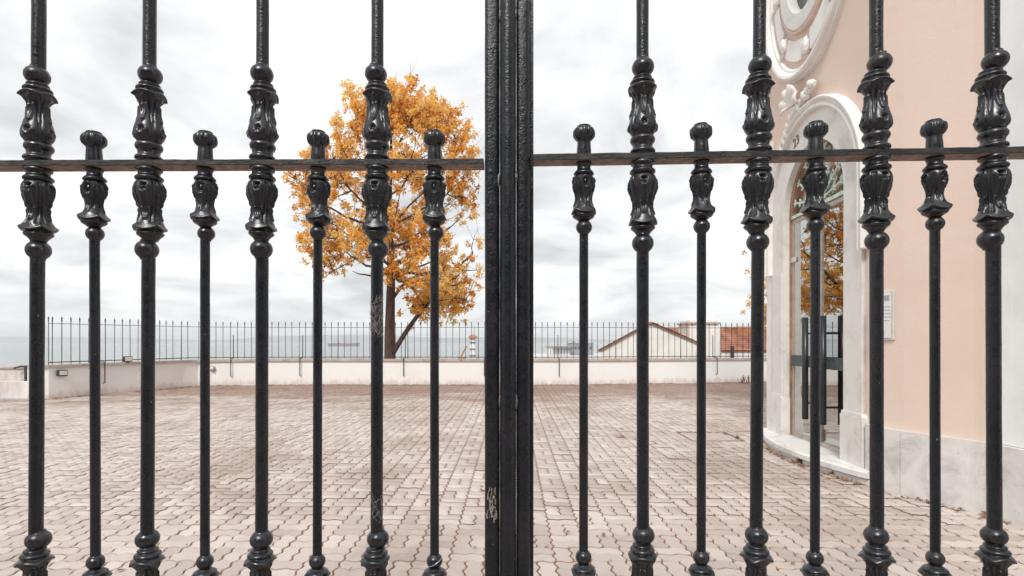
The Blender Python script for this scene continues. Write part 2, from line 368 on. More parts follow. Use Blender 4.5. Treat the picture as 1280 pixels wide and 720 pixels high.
def paver_field(sel, npts, name):
    VV, FL, LT, RN = [], [], [], []; off = 0
    for hz in (0, 1):
        w_, h_ = (CELL, CELL / 2) if hz else (CELL / 2, CELL)
        V, F = paver_geo(w_, h_, npts, False); P = sel[sel[:, 2] == hz]; N = len(P); nv = len(V)
        z = rng.normal(0, .0018, N); tx = rng.normal(0, .006, N); ty = rng.normal(0, .006, N)
        B = np.repeat(V[None], N, 0).copy(); B[:, :, 2] += z[:, None] + B[:, :, 0] * tx[:, None] + B[:, :, 1] * ty[:, None]
        B[:, :, 0] += P[:, 0][:, None]; B[:, :, 1] += P[:, 1][:, None]
        VV.append(B.reshape(-1, 3)); fl = np.concatenate([np.array(f) for f in F]); lt = np.array([len(f) for f in F])
        FL.append((fl[None] + (off + np.arange(N) * nv)[:, None]).ravel()); LT.append(np.tile(lt, N)); RN.append(np.repeat(rng.random(N), nv)); off += N * nv
    VV = np.concatenate(VV).astype(np.float32); FL = np.concatenate(FL).astype(np.int32); LT = np.concatenate(LT).astype(np.int32); RN = np.concatenate(RN).astype(np.float32)
    me = bpy.data.meshes.new(name); me.vertices.add(len(VV)); me.vertices.foreach_set('co', VV.ravel())
    me.loops.add(len(FL)); me.loops.foreach_set('vertex_index', FL); me.polygons.add(len(LT)); st = np.concatenate([[0], np.cumsum(LT)[:-1]]).astype(np.int32)
    me.polygons.foreach_set('loop_start', st); me.polygons.foreach_set('loop_total', LT); me.update(calc_edges=True)
    a = me.attributes.new('rnd', 'FLOAT', 'POINT'); a.data.foreach_set('value', RN); me.validate()
    return tag(link(name, me, 'paver', court), kind='stuff')
rest = S[~near]; r2 = rest[:, 1]
paver_field(rest[(r2 > 2.5) & (r2 < 9.5)], 4, 'paver_field'); paver_field(rest[(r2 <= 2.5) | (r2 >= 9.5)], 2, 'paver_field')

# paved-over inspection cover
mc = empty('manhole_cover', ((MANH[0] + MANH[1]) / 2, (MANH[2] + MANH[3]) / 2, 0), 0, 'square paver-filled inspection cover with a rusty edge set in the courtyard paving', 'manhole cover')
mw, mh = MANH[1] - MANH[0], MANH[3] - MANH[2]
simple('rust', (.22, .11, .07), .9, .4, 25, .5, 90); simple('cover_concrete', (.46, .40, .36), .9, .15, 8, .4, 90)
for sx in (-1, 1): box('frame_edge', (sx * mw / 2, 0, -.004), (.014, mh + .014, .022), 'rust', mc)
for sy in (-1, 1): box('frame_edge', (0, sy * mh / 2, -.0045), (mw - .014, .014, .0215), 'rust', mc)
box('cover_plate', (0, 0, -.012), (mw - .05, mh - .05, .016), 'cover_concrete', mc, .003)

# hillside, sea, far shore
def terr(x, y):
    if y < 60: z = -1.6 - (y - 17) / 43 * 6.4
    elif y < 300: z = -8 - (y - 60) / 240 * 29
    else: z = -37
    return z + .5 * noise.noise((x * .05, y * .05, 0)) * min(1, max(0, (y - 20) / 30))
ys = [17.05, 18, 20, 24, 30, 38, 48, 60, 80, 110, 150, 200, 250, 300, 330]; xs = np.linspace(-1, 1, 41)
V, F = [], []
for y in ys:
    for x in xs: V.append((x * (60 + 1.2 * y), y if y > 18 else y + (0 if abs(x * (60 + 1.2 * y)) > 0 else 0), terr(x * 60, y)))
for i in range(len(ys) - 1):
    for k in range(40): F.append((i * 41 + k, i * 41 + k + 1, (i + 1) * 41 + k + 1, (i + 1) * 41 + k))
tag(mesh('hillside', V, F, 'scrub', smooth=True), kind='structure')
tag(mesh('sea', [(-16000, 120, -35), (16000, 120, -35), (16000, 14000, -35), (-16000, 14000, -35)], [(0, 1, 2, 3)], 'sea'), kind='structure')
V, F = [], []; NX = 260
for j, (yy, k) in enumerate([(8600, 0), (9000, .35), (9600, .8), (10400, 1), (11400, 0)]):
    for i in range(NX):
        x = -15000 + 30000 * i / (NX - 1)
        h = 70 + 75 * noise.fractal((x / 3300 + 3.1, .4, j * .13), 1.0, 2.0, 5) + 45 * (1 - (x + 1200) / 8000 if x > -1200 else 1) * .6
        V.append((x, yy, -37 + max(14, h) * k * (1 if j else 0)))
for j in range(4):
    for i in range(NX - 1): F.append((j * NX + i, j * NX + i + 1, (j + 1) * NX + i + 1, (j + 1) * NX + i))
tag(mesh('far_hills', V, F, 'farhill', smooth=True), kind='structure')

# ================================================================== THE TERRACE WALL AND RAILING
wall = empty('boundary_wall', (WP[20][0], WP[20][1], 0), 0, 'low white plastered terrace wall curving round the courtyard below the railing', 'wall')
wo_ = Vector(wall.location)
def strip(pts, y_in, y_out, z0, z1, org):
    """wall following a plan polyline: inner and outer offsets along the normal"""
    n = len(pts); V, F = [], []
    for i in range(n):
        a, b = pts[max(i - 1, 0)], pts[min(i + 1, n - 1)]; tg = Vector((b[0] - a[0], b[1] - a[1], 0)).normalized(); nr = Vector((-tg.y, tg.x, 0))
        p = Vector((pts[i][0], pts[i][1], 0))
        for off, z in ((y_in, z0), (y_in, z1), (y_out, z1), (y_out, z0)): V.append(p + nr * off + Vector((0, 0, z)) - org)
    for i in range(n - 1):
        for k in range(4):
            k2 = (k + 1) % 4; F.append((i * 4 + k, i * 4 + k2, (i + 1) * 4 + k2, (i + 1) * 4 + k))
    F.append((0, 3, 2, 1)); q = (n - 1) * 4; F.append((q, q + 1, q + 2, q + 3)); return V, F
V, F = strip(WP, 0, .34, -.05, .735, wo_); bm = bmesh.new(); me = bpy.data.meshes.new('x'); me.from_pydata(V, [], F); bm.from_mesh(me); from_bm('wall_body', bm, 'white', wall)
acc = [0.0]
for i in range(1, len(WP)): acc.append(acc[-1] + float(np.linalg.norm(WP[i] - WP[i - 1])))
WL = acc[-1]
def along(s_):
    s_ = min(max(s_, 0), WL); i = max(1, int(np.searchsorted(acc, s_))); i = min(i, len(WP) - 1); k = (s_ - acc[i - 1]) / (acc[i] - acc[i - 1]); p = WP[i - 1] * (1 - k) + WP[i] * k
    tg = WP[i] - WP[i - 1]; tg = tg / np.linalg.norm(tg); return Vector((p[0], p[1], 0)), Vector((tg[0], tg[1], 0)), Vector((-tg[1], tg[0], 0))
s_ = 0.0
while s_ < WL - .05:                                           # coping stones, butted with thin open joints
    e_ = min(s_ + random.uniform(1.0, 1.25), WL); pts = []
    for k in range(4): p, tg, nr = along(s_ + .004 + (e_ - s_ - .008) * k / 3); pts.append((p.x, p.y))
    dz = random.uniform(-.003, .003); V, F = strip(pts, -.045, .385, .737, .802 + dz, wo_)
    me = bpy.data.meshes.new('c'); me.from_pydata(V, [], F); bm = bmesh.new(); bm.from_mesh(me); bmesh.ops.recalc_face_normals(bm, faces=bm.faces)
    from_bm('coping_stone', bm, 'coping', wall); s_ = e_

rail_ = empty('iron_railing', wall.location, 0, 'thin dark iron railing with spear-topped bars standing on the white terrace wall', 'railing')
OFF = .20                                                     # the bars stand in the middle of the coping
def rp_(s_, z, off=OFF): p, tg, nr = along(s_); return p + nr * off + Vector((0, 0, z)) - wo_
S0 = .35
for z, r_ in ((1.80, .007), (.86, .012)):
    V, F = tube_geo([rp_(S0 + (WL - S0) * k / 110, z) for k in range(111)], r_, 4); mesh('horizontal_rail', V, F, 'far_iron', rail_)
bar_prof = [(1.985, .001), (1.955, .009), (1.925, .019), (1.905, .014), (1.895, .009), (1.885, .016), (1.872, .016), (1.862, .009), (.80, .0085)]
def bar_mesh(prof, n=6):
    V, F = [], []
    for z, r_ in prof:
        for k in range(n): V.append((math.cos(2 * math.pi * k / n) * r_, math.sin(2 * math.pi * k / n) * r_, z))
    for i in range(len(prof) - 1):
        for k in range(n): k2 = (k + 1) % n; F.append((i * n + k, (i + 1) * n + k, (i + 1) * n + k2, i * n + k2))
    me = bpy.data.meshes.new('bar'); me.from_pydata(V, [], F); me.update(); me.materials.append(M['far_iron']); return me
bmA = bar_mesh(bar_prof); bmB = bar_mesh([(z, max(r_, .014) if z < 1.86 else r_) for z, r_ in bar_prof])
nb = 0; s_ = S0
while s_ < WL - .1:
    o = link('bar', bmB if nb % 11 == 6 else bmA, None, rail_); o.location = rp_(s_, 0); o.rotation_euler = (random.gauss(0, .004), random.gauss(0, .004), random.random()); s_ += .202; nb += 1
# raking stays that run from the railing down the courtyard face of the wall
for px in (129, 289, 376, 505, 605, 698, 895):
    best = min(np.linspace(0, WL, 900), key=lambda q: abs(along(q)[0].x / along(q)[0].y * FPX + 640 - px)); q = float(best)
    tube('stay', [rp_(q, 1.55), rp_(q, .95), rp_(q, .835), rp_(q, .83, -.066), rp_(q, .80, -.072), rp_(q, .30, -.072), rp_(q, .28, -.01)], .0135, 'far_iron', rail_, 5)

# low two-stepped parapet and handrail to the left of the wall's end
lw = empty('low_parapet', (-13.2, 12.95, 0), 0, 'low stained two-step parapet with a brown coping beside the end of the white wall', 'parapet')
box('base_step', (0, .12, .2), (3.3, .42, .42), 'stained', lw, .015); box('upper_wall', (-.02, .22, .55), (3.22, .24, .30), 'stained', lw, .01); box('coping', (-.02, .22, .725), (3.3, .32, .06), 'coping', lw, .012)
hr = empty('handrail', (-11.72, 12.92, .41), 0, 'short black handrail on the low parapet by the wall end', 'handrail')
for dx in (0, .15): box('post', (dx, 0, .17), (.05 if dx == 0 else .03, .04, .36), 'far_iron', hr, .004)
tube('grip', [(-.28, 0, .31), (-.12, 0, .355), (.2, 0, .36), (.24, 0, .33)], .022, 'far_iron', hr)

# lights on the wall
fl = empty('floodlight', ground_at(62, 497), 0, 'small square floodlight fixed to the face of the curved white wall', 'floodlight')
p, tg, nr = along(.62); fl.location = p - nr * .0; fl.rotation_euler = (0, 0, math.atan2(tg.y, tg.x))
box('housing', (0, -.075, .60), (.19, .10, .15), 'far_iron', fl, .012); box('lens', (0, -.128, .605), (.15, .012, .10), 'notice_white', fl, .004); box('bracket', (0, -.02, .60), (.05, .05, .09), 'far_iron', fl)
best = min(np.linspace(0, WL, 900), key=lambda q: abs(along(q)[0].x / along(q)[0].y * FPX + 640 - 159)); p, tg, nr = along(float(best))
fl2 = empty('floodlight', p, math.atan2(tg.y, tg.x), 'grey floodlight perched on the coping of the curved wall beneath the railing', 'floodlight')
box('housing', (0, -.02, .89), (.21, .09, .15), 'far_iron', fl2, .012); box('lens', (0, -.068, .89), (.17, .012, .11), 'notice_white', fl2, .004); box('bracket', (0, -.02, .805), (.07, .06, .03), 'far_iron', fl2)
best = min(np.linspace(0, WL, 900), key=lambda q: abs(along(q)[0].x / along(q)[0].y * FPX + 640 - 266)); p, tg, nr = along(float(best))
bl = empty('bulkhead_light', p, math.atan2(tg.y, tg.x), 'small round bulkhead light on the white wall near the bend', 'light')
V, F = tube_geo([(0, 0.002, .53), (0, -.05, .53), (0, -.07, .53)], [.085, .085, .05], 14); mesh('base', V, F, 'coping', bl, True)
V, F = tube_geo([(0, -.071, .53), (0, -.10, .53), (0, -.115, .53)], [.06, .05, .02], 14); mesh('lens', V, F, 'notice_white', bl, True)

# ================================================================== THE CHURCH
church = empty('church', (C1.x, C1.y, 0), 0, 'pink and white baroque church front with an arched glass doorway and oval window', 'church')
co = Vector(church.location)
def cpart(name, V, F, mat, parent=None, smooth=False):
    bm = bmesh.new(); me = bpy.data.meshes.new('t'); me.from_pydata([tuple(Vector(v) - co) for v in V], [], F); bm.from_mesh(me); bpy.data.meshes.remove(me)
    return from_bm(name, bm, mat, parent or church, smooth)
def plate(name, outer, holes, w0, w1, mat, parent=None, place=FW):
    """flat slab in the wall plane (u, z) with holes, between depths w0 (back) and w1 (front)"""
    loops = [outer] + holes; pts = [p for l in loops for p in l]; tri = tessellate_polygon([[Vector((u, z, 0)) for u, z in l] for l in loops])
    n = len(pts); V = [place(u, z, w1) for u, z in pts] + [place(u, z, w0) for u, z in pts]
    F = [tuple(t_) for t_ in tri] + [tuple(i + n for i in t_)[::-1] for t_ in tri]; o_ = 0
    for l in loops:
        m = len(l)
        for k in range(m): k2 = (k + 1) % m; F.append((o_ + k, o_ + k2, o_ + k2 + n, o_ + k + n))
        o_ += m
    return cpart(name, V, F, mat, parent)
def sweep(name, path, prof, mat, parent=None, closed=False, smooth=False, place=FW):
    """mould a profile [(outward, proud)] along a path [(u, z)] in the wall plane; outward is to the left of travel"""
    n = len(path); V, F = [], []; m = len(prof)
    for i in range(n):
        a = path[i - 1] if (i or closed) else path[0]; b = path[(i + 1) % n] if (closed or i < n - 1) else path[-1]
        tx, tz = b[0] - a[0], b[1] - a[1]; L = math.hypot(tx, tz); nx, nz = -tz / L, tx / L
        for o_, w_ in prof: V.append(place(path[i][0] + nx * o_, path[i][1] + nz * o_, w_))
    for i in range(n if closed else n - 1):
        for k in range(m - 1):
            j = (i + 1) % n; F.append((i * m + k, i * m + k + 1, j * m + k + 1, j * m + k))
    if not closed: F.append(tuple(range(m))); F.append(tuple((n - 1) * m + k for k in range(m))[::-1])
    return cpart(name, V, F, mat, parent, smooth)
LB = (C1 - C0).length; UC, HW, ZS, ZSTEP = 1.295, .745, 3.02, .13; UO = 1.22
def arch(r, n=28, z0=ZSTEP, rv=None):
    rv = rv or r; return [(UC - r, z0)] + [(UC - r * math.cos(math.pi * k / n), ZS + rv * math.sin(math.pi * k / n)) for k in range(n + 1)] + [(UC + r, z0)]
def ell(a, b, zc=6.02, n=48, ph=0): return [(UO + a * math.cos(2 * math.pi * k / n), zc + b * math.sin(2 * math.pi * k / n)) for k in range(n)]
ZT = 10.5
plate('facade_wall', [(0, -.05), (LB, -.05), (LB, ZT), (0, ZT)], [arch(HW + .03, z0=.02), ell(.465, .575)], -.42, 0, 'pink')
# curved wing of the facade, running on to the right
def wing(pts, w0, w1, z0, z1, mat, name, off=0):
    V, F = strip(pts[::-1], w0, w1, z0, z1, Vector((0, 0, 0))); return cpart(name, V, F, mat)
CP = [tuple(p) for p in catmull(CH, .12)]
i_p = next(i for i, p in enumerate(CP) if p[1] < 4.30)
def wingpl(pts, out, thick, z0, z1, mat, name):
    n = len(pts); V, F = [], []
    for i in range(n):
        a, b = pts[max(i - 1, 0)], pts[min(i + 1, n - 1)]; tg = Vector((b[0] - a[0], b[1] - a[1], 0)).normalized(); nr = Vector((tg.y, -tg.x, 0))
        if nr.x > 0: nr = -nr
        p = Vector((pts[i][0], pts[i][1], 0))
        for w_, z in ((out, z0), (out, z1), (-thick, z1), (-thick, z0)): V.append(p + nr * w_ + Vector((0, 0, z)))
    for i in range(n - 1):
        for k in range(4): k2 = (k + 1) % 4; F.append((i * 4 + k, i * 4 + k2, (i + 1) * 4 + k2, (i + 1) * 4 + k))
    F.append((0, 1, 2, 3)); q = (n - 1) * 4; F.append((q, q + 3, q + 2, q + 1)); return cpart(name, V, F, mat)
wingpl(CP, 0, .4, -.05, ZT, 'pink', 'facade_wall')
wingpl(CP[i_p:], .035, .0, .586, ZT - .05, 'cool_white', 'pilaster')
wingpl(CP[1:], .05, 0, -.04, .578, 'plinth', 'plinth'); wingpl(CP[i_p:], .085, .04, -.03, .582, 'plinth', 'plinth')
wingpl([tuple(FW(2.47, 0)[:2]), tuple(FW(LB, 0)[:2]), CP[1]], .05, 0, -.035, .577, 'plinth', 'plinth')
# corner strip and return wall at the far side of the door bay
plate('corner_pilaster', [(-.02, -.04), (.16, -.04), (.16, 4.2), (-.02, 4.2)], [], -.05, .024, 'stucco')
plate('corner_pilaster', [(-.022, 4.2), (.055, 4.2), (.055, ZT - .1), (-.022, ZT - .1)], [], -.05, .026, 'stucco')
box_v = [FW(-.001, -.05, -.001), FW(-.001, ZT, -.001), C0 + Vector((2.2, 1.6, ZT)), C0 + Vector((2.2, 1.6, -.05)), FW(.4, -.05, -.41), FW(.4, ZT, -.41), C0 + Vector((2.4, 1.2, ZT)), C0 + Vector((2.4, 1.2, -.05))]
cpart('side_wall', box_v, [(0, 1, 2, 3), (4, 7, 6, 5), (0, 4, 5, 1), (3, 2, 6, 7), (1, 5, 6, 2), (0, 3, 7, 4)], 'pink')
# marble door surround: flat arch ring, stepped outer moulding, jamb pedestals
RO = 1.10
plate('door_surround', arch(RO, z0=.10)[::-1], [arch(HW, z0=.10)[::-1]] if False else [], 0, 0, 'marble') if False else None
ring = arch(RO, z0=.11) ; inner = arch(HW, z0=.11)
n = len(ring); V = [FW(u, z, .03) for u, z in ring] + [FW(u, z, .03) for u, z in inner] + [FW(u, z, -.02) for u, z in ring] + [FW(u, z, -.05) for u, z in inner]
F = []
for k in range(n - 1): F += [(k, k + 1, n + k + 1, n + k), (2 * n + k, 2 * n + k + 1, k + 1, k), (n + k, n + k + 1, 3 * n + k + 1, 3 * n + k)]
F += [(0, n, 3 * n, 2 * n), (n - 1, 3 * n - 1, 4 * n - 1, 2 * n - 1)]
cpart('door_surround', V, F, 'marble')
pth = [(UC + RO, 2.3)] + [(UC + RO * math.cos(math.pi * k / 36), ZS + RO * math.sin(math.pi * k / 36)) for k in range(37)] + [(UC - RO, 2.3)]
pth = [(u, z) for u, z in pth][::-1]
for nm, a0, prof in (('arch_moulding', 0, [(-.004, 0), (-.004, .085), (.012, .095), (.03, .085), (.036, .066), (.06, .066), (.066, .085), (.082, .105), (.10, .108), (.112, .09), (.115, 0)]),):
    sweep(nm, pth, prof, 'stucco', smooth=False)
for sx in (-1, 1):
    ua, ub = (UC - HW - .36, UC - HW + .006) if sx < 0 else (UC + HW - .012, UC + HW + .40)
    plate('pedestal', [(ua, ZSTEP - .01), (ub, ZSTEP - .01), (ub, .62), (ua, .62)], [], -.055, .062, 'marble')
    plate('pedestal_cap', [(ua, .622), (ub - (.02 if sx > 0 else .03), .622), (ub - .04, .66), (ua + .01, .66)], [], -.05, .052, 'marble')
    plate('jamb', [(ua + .03, .66), (ub - .045 if sx > 0 else ub - .03, .66), (ub - .045 if sx > 0 else ub - .03, 2.3), (ua + .03, 2.3)], [], 0, .042, 'marble')
    plate('reveal', [((UC + sx * HW) - (.0 if sx > 0 else .045), ZSTEP), ((UC + sx * HW) + (.045 if sx > 0 else 0), ZSTEP), ((UC + sx * HW) + (.045 if sx > 0 else 0), ZS), ((UC + sx * HW) - (0 if sx > 0 else .045), ZS)], [], -.40, -.05, 'brown_wood')
# half-round doorstep
V, F = [], []; NS = 30; step_pts = []
for k in range(NS + 1):
    q = k / NS; step_pts.append((-.03 + (LB - .08) * q, .09 + .26 * math.sin(math.pi * q) ** .8))
def step_slab(name, z0, z1, grow, mat):
    V = []; m = NS + 1
    for z, g in ((z0, grow), (z1 - .018, grow), (z1, grow - .02)):
        V += [FW(u, z, w_ + g) for u, w_ in step_pts]
    for z in (z1, z0): V += [FW(step_pts[0][0], z, -.3), FW(step_pts[-1][0], z, -.3)]
    F = []
    for r_ in range(2):
        for k in range(NS): F.append((r_ * m + k, r_ * m + k + 1, (r_ + 1) * m + k + 1, (r_ + 1) * m + k))
    F.append(tuple(2 * m + k for k in range(m)) + (3 * m + 1, 3 * m)); F.append((0, m, 2 * m, 3 * m, 3 * m + 2)); F.append((m - 1, 3 * m + 3, 3 * m + 1, 3 * m - 1, 2 * m - 1))
    cpart(name, V, F, mat)
step_slab('doorstep', -.04, .062, -.035, 'marble'); step_slab('doorstep_tread', .062, ZSTEP, .0, 'marble')
# glass door
door = empty('x'); bpy.data.objects.remove(door)
WD = -.115                                                     # glass sits in the reveal
fr_ = plate('door', [(UC - HW, ZSTEP), (UC + HW, ZSTEP), (UC + HW, ZS - .03), (UC - HW, ZS - .03)], [[(UC - HW + .06, ZSTEP + .05), (UC - .02, ZSTEP + .05), (UC - .02, ZS - .08), (UC - HW + .06, ZS - .08)], [(UC + .0, ZSTEP + .05), (UC + HW - .045, ZSTEP + .05), (UC + HW - .045, ZS - .08), (UC + .0, ZS - .08)]], WD - .03, WD + .03, 'frame_beige')
def child_plate(name, rect, w0, w1, mat):
    return plate(name, [(rect[0], rect[1]), (rect[2], rect[1]), (rect[2], rect[3]), (rect[0], rect[3])], [], w0, w1, mat, fr_)
def pane(name, outline, w_, parent, tilt=0.0):
    V = [FW(u, z, w_ + tilt * (u - UC)) for u, z in outline]; cpart(name, V, [tuple(range(len(V)))], 'glass', parent)
pane('pane', [(UC - HW + .055, ZSTEP + .045), (UC - .015, ZSTEP + .045), (UC - .015, ZS - .075), (UC - HW + .055, ZS - .075)], WD - .005, fr_, -.045)
pane('pane', [(UC - .005, ZSTEP + .045), (UC + HW - .04, ZSTEP + .045), (UC + HW - .04, ZS - .075), (UC - .005, ZS - .075)], WD + .005, fr_, -.045)
child_plate('push_bar', (UC - HW + .02, 1.06, UC - .03, 1.20), WD + .031, WD + .05, 'green_steel'); child_plate('push_bar', (UC - .0, 1.06, UC + HW - .0, 1.20), WD + .031, WD + .05, 'green_steel')
child_plate('lock', (UC - .03, ZSTEP + .06, UC + .02, ZSTEP + .2), WD + .031, WD + .045, 'pale_steel')
child_plate('hinge_plate', (UC - HW + .0, 2.43, UC - HW + .13, 2.49), WD + .031, WD + .045, 'pale_steel')
for du, w_ in ((-.22, .10), (.22, .10)):
    h = cpart('handle', *tube_geo([FW(UC + du, .42, WD + w_), FW(UC + du, 1.68, WD + w_)], .036, 12), 'handle_black', fr_, True)
    for z in (.62, 1.48):
        bm = bmesh.new(); V, F = tube_geo([FW(UC + du, z, WD + .0), FW(UC + du, z, WD + w_)], .014, 8); cpart('standoff', V, F, 'handle_black', fr_, True)
# fanlight with verdigris sunburst grille
fan = [(UC - HW + .0, ZS + .03)] + [(UC - HW * .985 * math.cos(math.pi * k / 24), ZS + .03 + HW * .985 * math.sin(math.pi * k / 24)) for k in range(25)] + [(UC + HW, ZS + .03)]
fl_ = plate('fanlight', [(UC - HW, ZS - .018), (UC + HW, ZS - .018), (UC + HW, ZS + .022), (UC - HW, ZS + .022)], [], WD - .03, WD + .05, 'verdigris')
pane('pane', fan[1:-1], WD - .01, fl_)
for k in range(8):
    a = math.pi * (k + .5) / 8; ca, sa = -math.cos(a), math.sin(a); c_ = (UC, ZS + .05)
    V, F = tube_geo([FW(c_[0] + ca * r_, c_[1] + sa * r_, WD + .03) for r_ in (.10, .33, .56, .70)], [.012, .015, .014, .010], 6)
    for r_, rad in ((.34, .032), (.50, .038), (.64, .034)):
        for sgn in (-1, 1):
            p0 = (c_[0] + ca * r_, c_[1] + sa * r_); q0 = (p0[0] - sa * .05 * sgn + ca * .03, p0[1] + ca * .05 * sgn + sa * .03)
            tube_geo([FW(*p0, WD + .032), FW((p0[0] + q0[0]) / 2 - ca * .012, (p0[1] + q0[1]) / 2 - sa * .012, WD + .036), FW(*q0, WD + .032)], [rad * .32, rad * .42, rad * .22], 5, True, V, F)
    cpart('ray', V, F, 'verdigris', fl_)
V, F = tube_geo([FW(UC + .12 * math.cos(math.pi * k / 10), ZS + .05 + .12 * math.sin(math.pi * k / 10), WD + .032) for k in range(11)], .016, 6); cpart('hub', V, F, 'verdigris', fl_)
sweep('arch_frame', [(UC - HW * math.cos(math.pi * k / 28), ZS + HW * math.sin(math.pi * k / 28)) for k in range(29)], [(.03, -.40), (.03, -.052), (-.035, -.056), (-.035, -.40)], 'brown_wood', fl_)
# room behind the door
def quad(name, pts, mat): cpart(name, pts, [(0, 1, 2, 3)], mat)
DI = -3.2
quad('interior_floor', [FW(-.1, ZSTEP - .003, -.3), FW(LB, ZSTEP - .003, -.3), FW(LB, ZSTEP - .003, DI), FW(-.1, ZSTEP - .003, DI)], 'interior_floor')
quad('interior_wall', [FW(-.1, 0, DI), FW(LB, 0, DI), FW(LB, 4.2, DI), FW(-.1, 4.2, DI)], 'dark_interior')
quad('interior_wall', [FW(-.1, 0, -.42), FW(-.1, 0, DI), FW(-.1, 4.2, DI), FW(-.1, 4.2, -.42)], 'dark_interior')
quad('interior_wall', [FW(LB - .05, 0, -.42), FW(LB - .05, 0, DI), FW(LB - .05, 4.2, DI), FW(LB - .05, 4.2, -.42)], 'dark_interior')
quad('interior_ceiling', [FW(-.1, 4.2, -.42), FW(LB, 4.2, -.42), FW(LB, 4.2, DI), FW(-.1, 4.2, DI)], 'dark_interior')
plate('inner_screen', [(.0, ZSTEP), (1.25, ZSTEP), (1.25, 3.6), (.0, 3.6)], [], -1.75, -1.68, 'brown_wood')
for uu in (.12, .68): plate('screen_panel', [(uu, 1.9), (uu + .46, 1.9), (uu + .46, 3.3), (uu, 3.3)], [], -1.68, -1.655, 'brown_wood')
# house number
fc = bpy.data.curves.new('number', 'FONT'); fc.body = '23'; fc.size = .17; fc.extrude = .003; fc.align_x = 'CENTER'
fo = bpy.data.objects.new('tmp', fc); col.objects.link(fo); bpy.context.view_layer.update()
me = bpy.data.meshes.new_from_object(fo.evaluated_get(bpy.context.evaluated_depsgraph_get())); bpy.data.objects.remove(fo)
un = UC - .34; pn = FW(un, ZS + .84, .0345) - co; rot = Matrix((TT, Vector((0, 0, 1)), NN)).transposed()
o = link('house_number', me, 'number_paint', church); o.matrix_local = Matrix.Translation(pn) @ rot.to_4x4() @ Matrix.Rotation(R(14), 4, 'Z')
# shell and scroll crest over the arch
def blob(u, z, w_, su, sz, sw, seed, mat='stucco', name='crest', ribs=0, rot_=0.0):
    V, F = [], []; nu, nv = 20, 12
    for i in range(nv + 1):
        ph = math.pi * i / nv
        for k in range(nu):
            th = 2 * math.pi * k / nu; a, b, c = math.sin(ph) * math.cos(th), math.cos(ph), math.sin(ph) * math.sin(th)
            nz = 1 + .42 * noise.noise((a * 2.6 + seed, b * 2.6, c * 2.6)) + (.10 * math.cos(ribs * math.atan2(a, b + 1.02)) if ribs else 0)
            x, y = a * su * nz, b * sz * nz; x, y = x * math.cos(rot_) - y * math.sin(rot_), x * math.sin(rot_) + y * math.cos(rot_)
            V.append(FW(u + x, z + y, w_ + c * sw * nz))
    for i in range(nv):
        for k in range(nu): k2 = (k + 1) % nu; F.append((i * nu + k, i * nu + k2, (i + 1) * nu + k2, (i + 1) * nu + k))
    return cpart(name, V, F, mat, None, True)
UA = UC - .32
V, F = [], []; nf, nr_ = 40, 12                                # scallop shell: fluted fan, dished
for i in range(nr_ + 1):
    r_ = .02 + .20 * i / nr_
    for k in range(nf + 1):
        a = math.pi * (-.10 + 1.2 * k / nf); fl_a = math.cos(a * 9 * 1.0)
        rr = r_ * (1 + .05 * fl_a * i / nr_); V.append(FW(UA + rr * math.cos(a) * .95, ZS + 1.33 + rr * math.sin(a) + .02, .05 + .10 * math.sin(math.pi * .5 * i / nr_) - .02 * (i / nr_) ** 3 + .018 * fl_a * i / nr_))
for i in range(nr_):
    for k in range(nf): q = i * (nf + 1) + k; F.append((q, q + 1, q + nf + 2, q + nf + 1))
bm = bmesh.new(); me = bpy.data.meshes.new('t'); me.from_pydata([tuple(v - co) for v in V], [], F); bm.from_mesh(me); bmesh.ops.solidify(bm, geom=bm.faces[:], thickness=.03); from_bm('scallop_shell', bm, 'stucco', church, True)
for k in range(9):                                             # acanthus spray climbing to the right of the shell
    q = k / 8; blob(UA + .05 + .46 * q, ZS + 1.22 + .17 * q + .03 * math.sin(k * 2.1), .085, .075 - .03 * q, .045, .04, k * 3.7, name='scroll_ornament', rot_=.5 + .6 * (-1) ** k)
for k in range(12):                                            # drop of leaves down the left of the arch
    q = k / 11; blob(UA - .02 - .40 * q + .035 * (-1) ** k, ZS + 1.26 - .40 * q, .085 - .02 * q, .055 - .02 * q, .045, .035, k * 2.9 + 40, name='scroll_ornament', rot_=.8 * (-1) ** k)
# oval window
def oval_sweep(name, a, b, prof, mat, n=64): sweep(name, [(UO + a * math.cos(-2 * math.pi * k / n), 6.02 + b * math.sin(-2 * math.pi * k / n)) for k in range(n)], prof, mat, None, True)
oval_sweep('oval_moulding', 1.02, 1.27, [(-.03, 0), (-.03, .04), (-.015, .062), (.02, .062), (.028, .09), (.05, .115), (.08, .12), (.105, .10), (.115, .06), (.125, .05), (.13, 0)], 'stucco')
oval_sweep('oval_stone', .46, .57, [(0, -.3), (0, .06), (.02, .075), (.195, .075), (.21, .06), (.22, .0)], 'marble')
oval_sweep('oval_lip', .69, .78, [(0, .0), (0, .05), (.012, .062), (.03, .055), (.035, .0)], 'rust' if False else 'pink')
for k in range(8):                                             # white cartouche panels between stone ring and moulding
    a0 = 2 * math.pi * (k + .15) / 8; a1 = 2 * math.pi * (k + .85) / 8
    o_ = [(UO + .92 * math.cos(a0 + (a1 - a0) * j / 8), 6.02 + 1.15 * math.sin(a0 + (a1 - a0) * j / 8)) for j in range(9)]; i_ = [(UO + .77 * math.cos(a1 + (a0 - a1) * j / 8), 6.02 + .90 * math.sin(a1 + (a0 - a1) * j / 8)) for j in range(9)]
    plate('cartouche_panel', o_ + i_, [], -.01, .045, 'stucco')
    am = 2 * math.pi * k / 8; blob(UO + .84 * math.cos(am), 6.02 + 1.04 * math.sin(am), .04, .07, .10, .05, k * 5.1, name='floret')
V = [FW(u, z, -.035) for u, z in ell(.459, .569)]; cpart('oval_pane', V, [tuple(range(len(V)))], 'dark_glass')
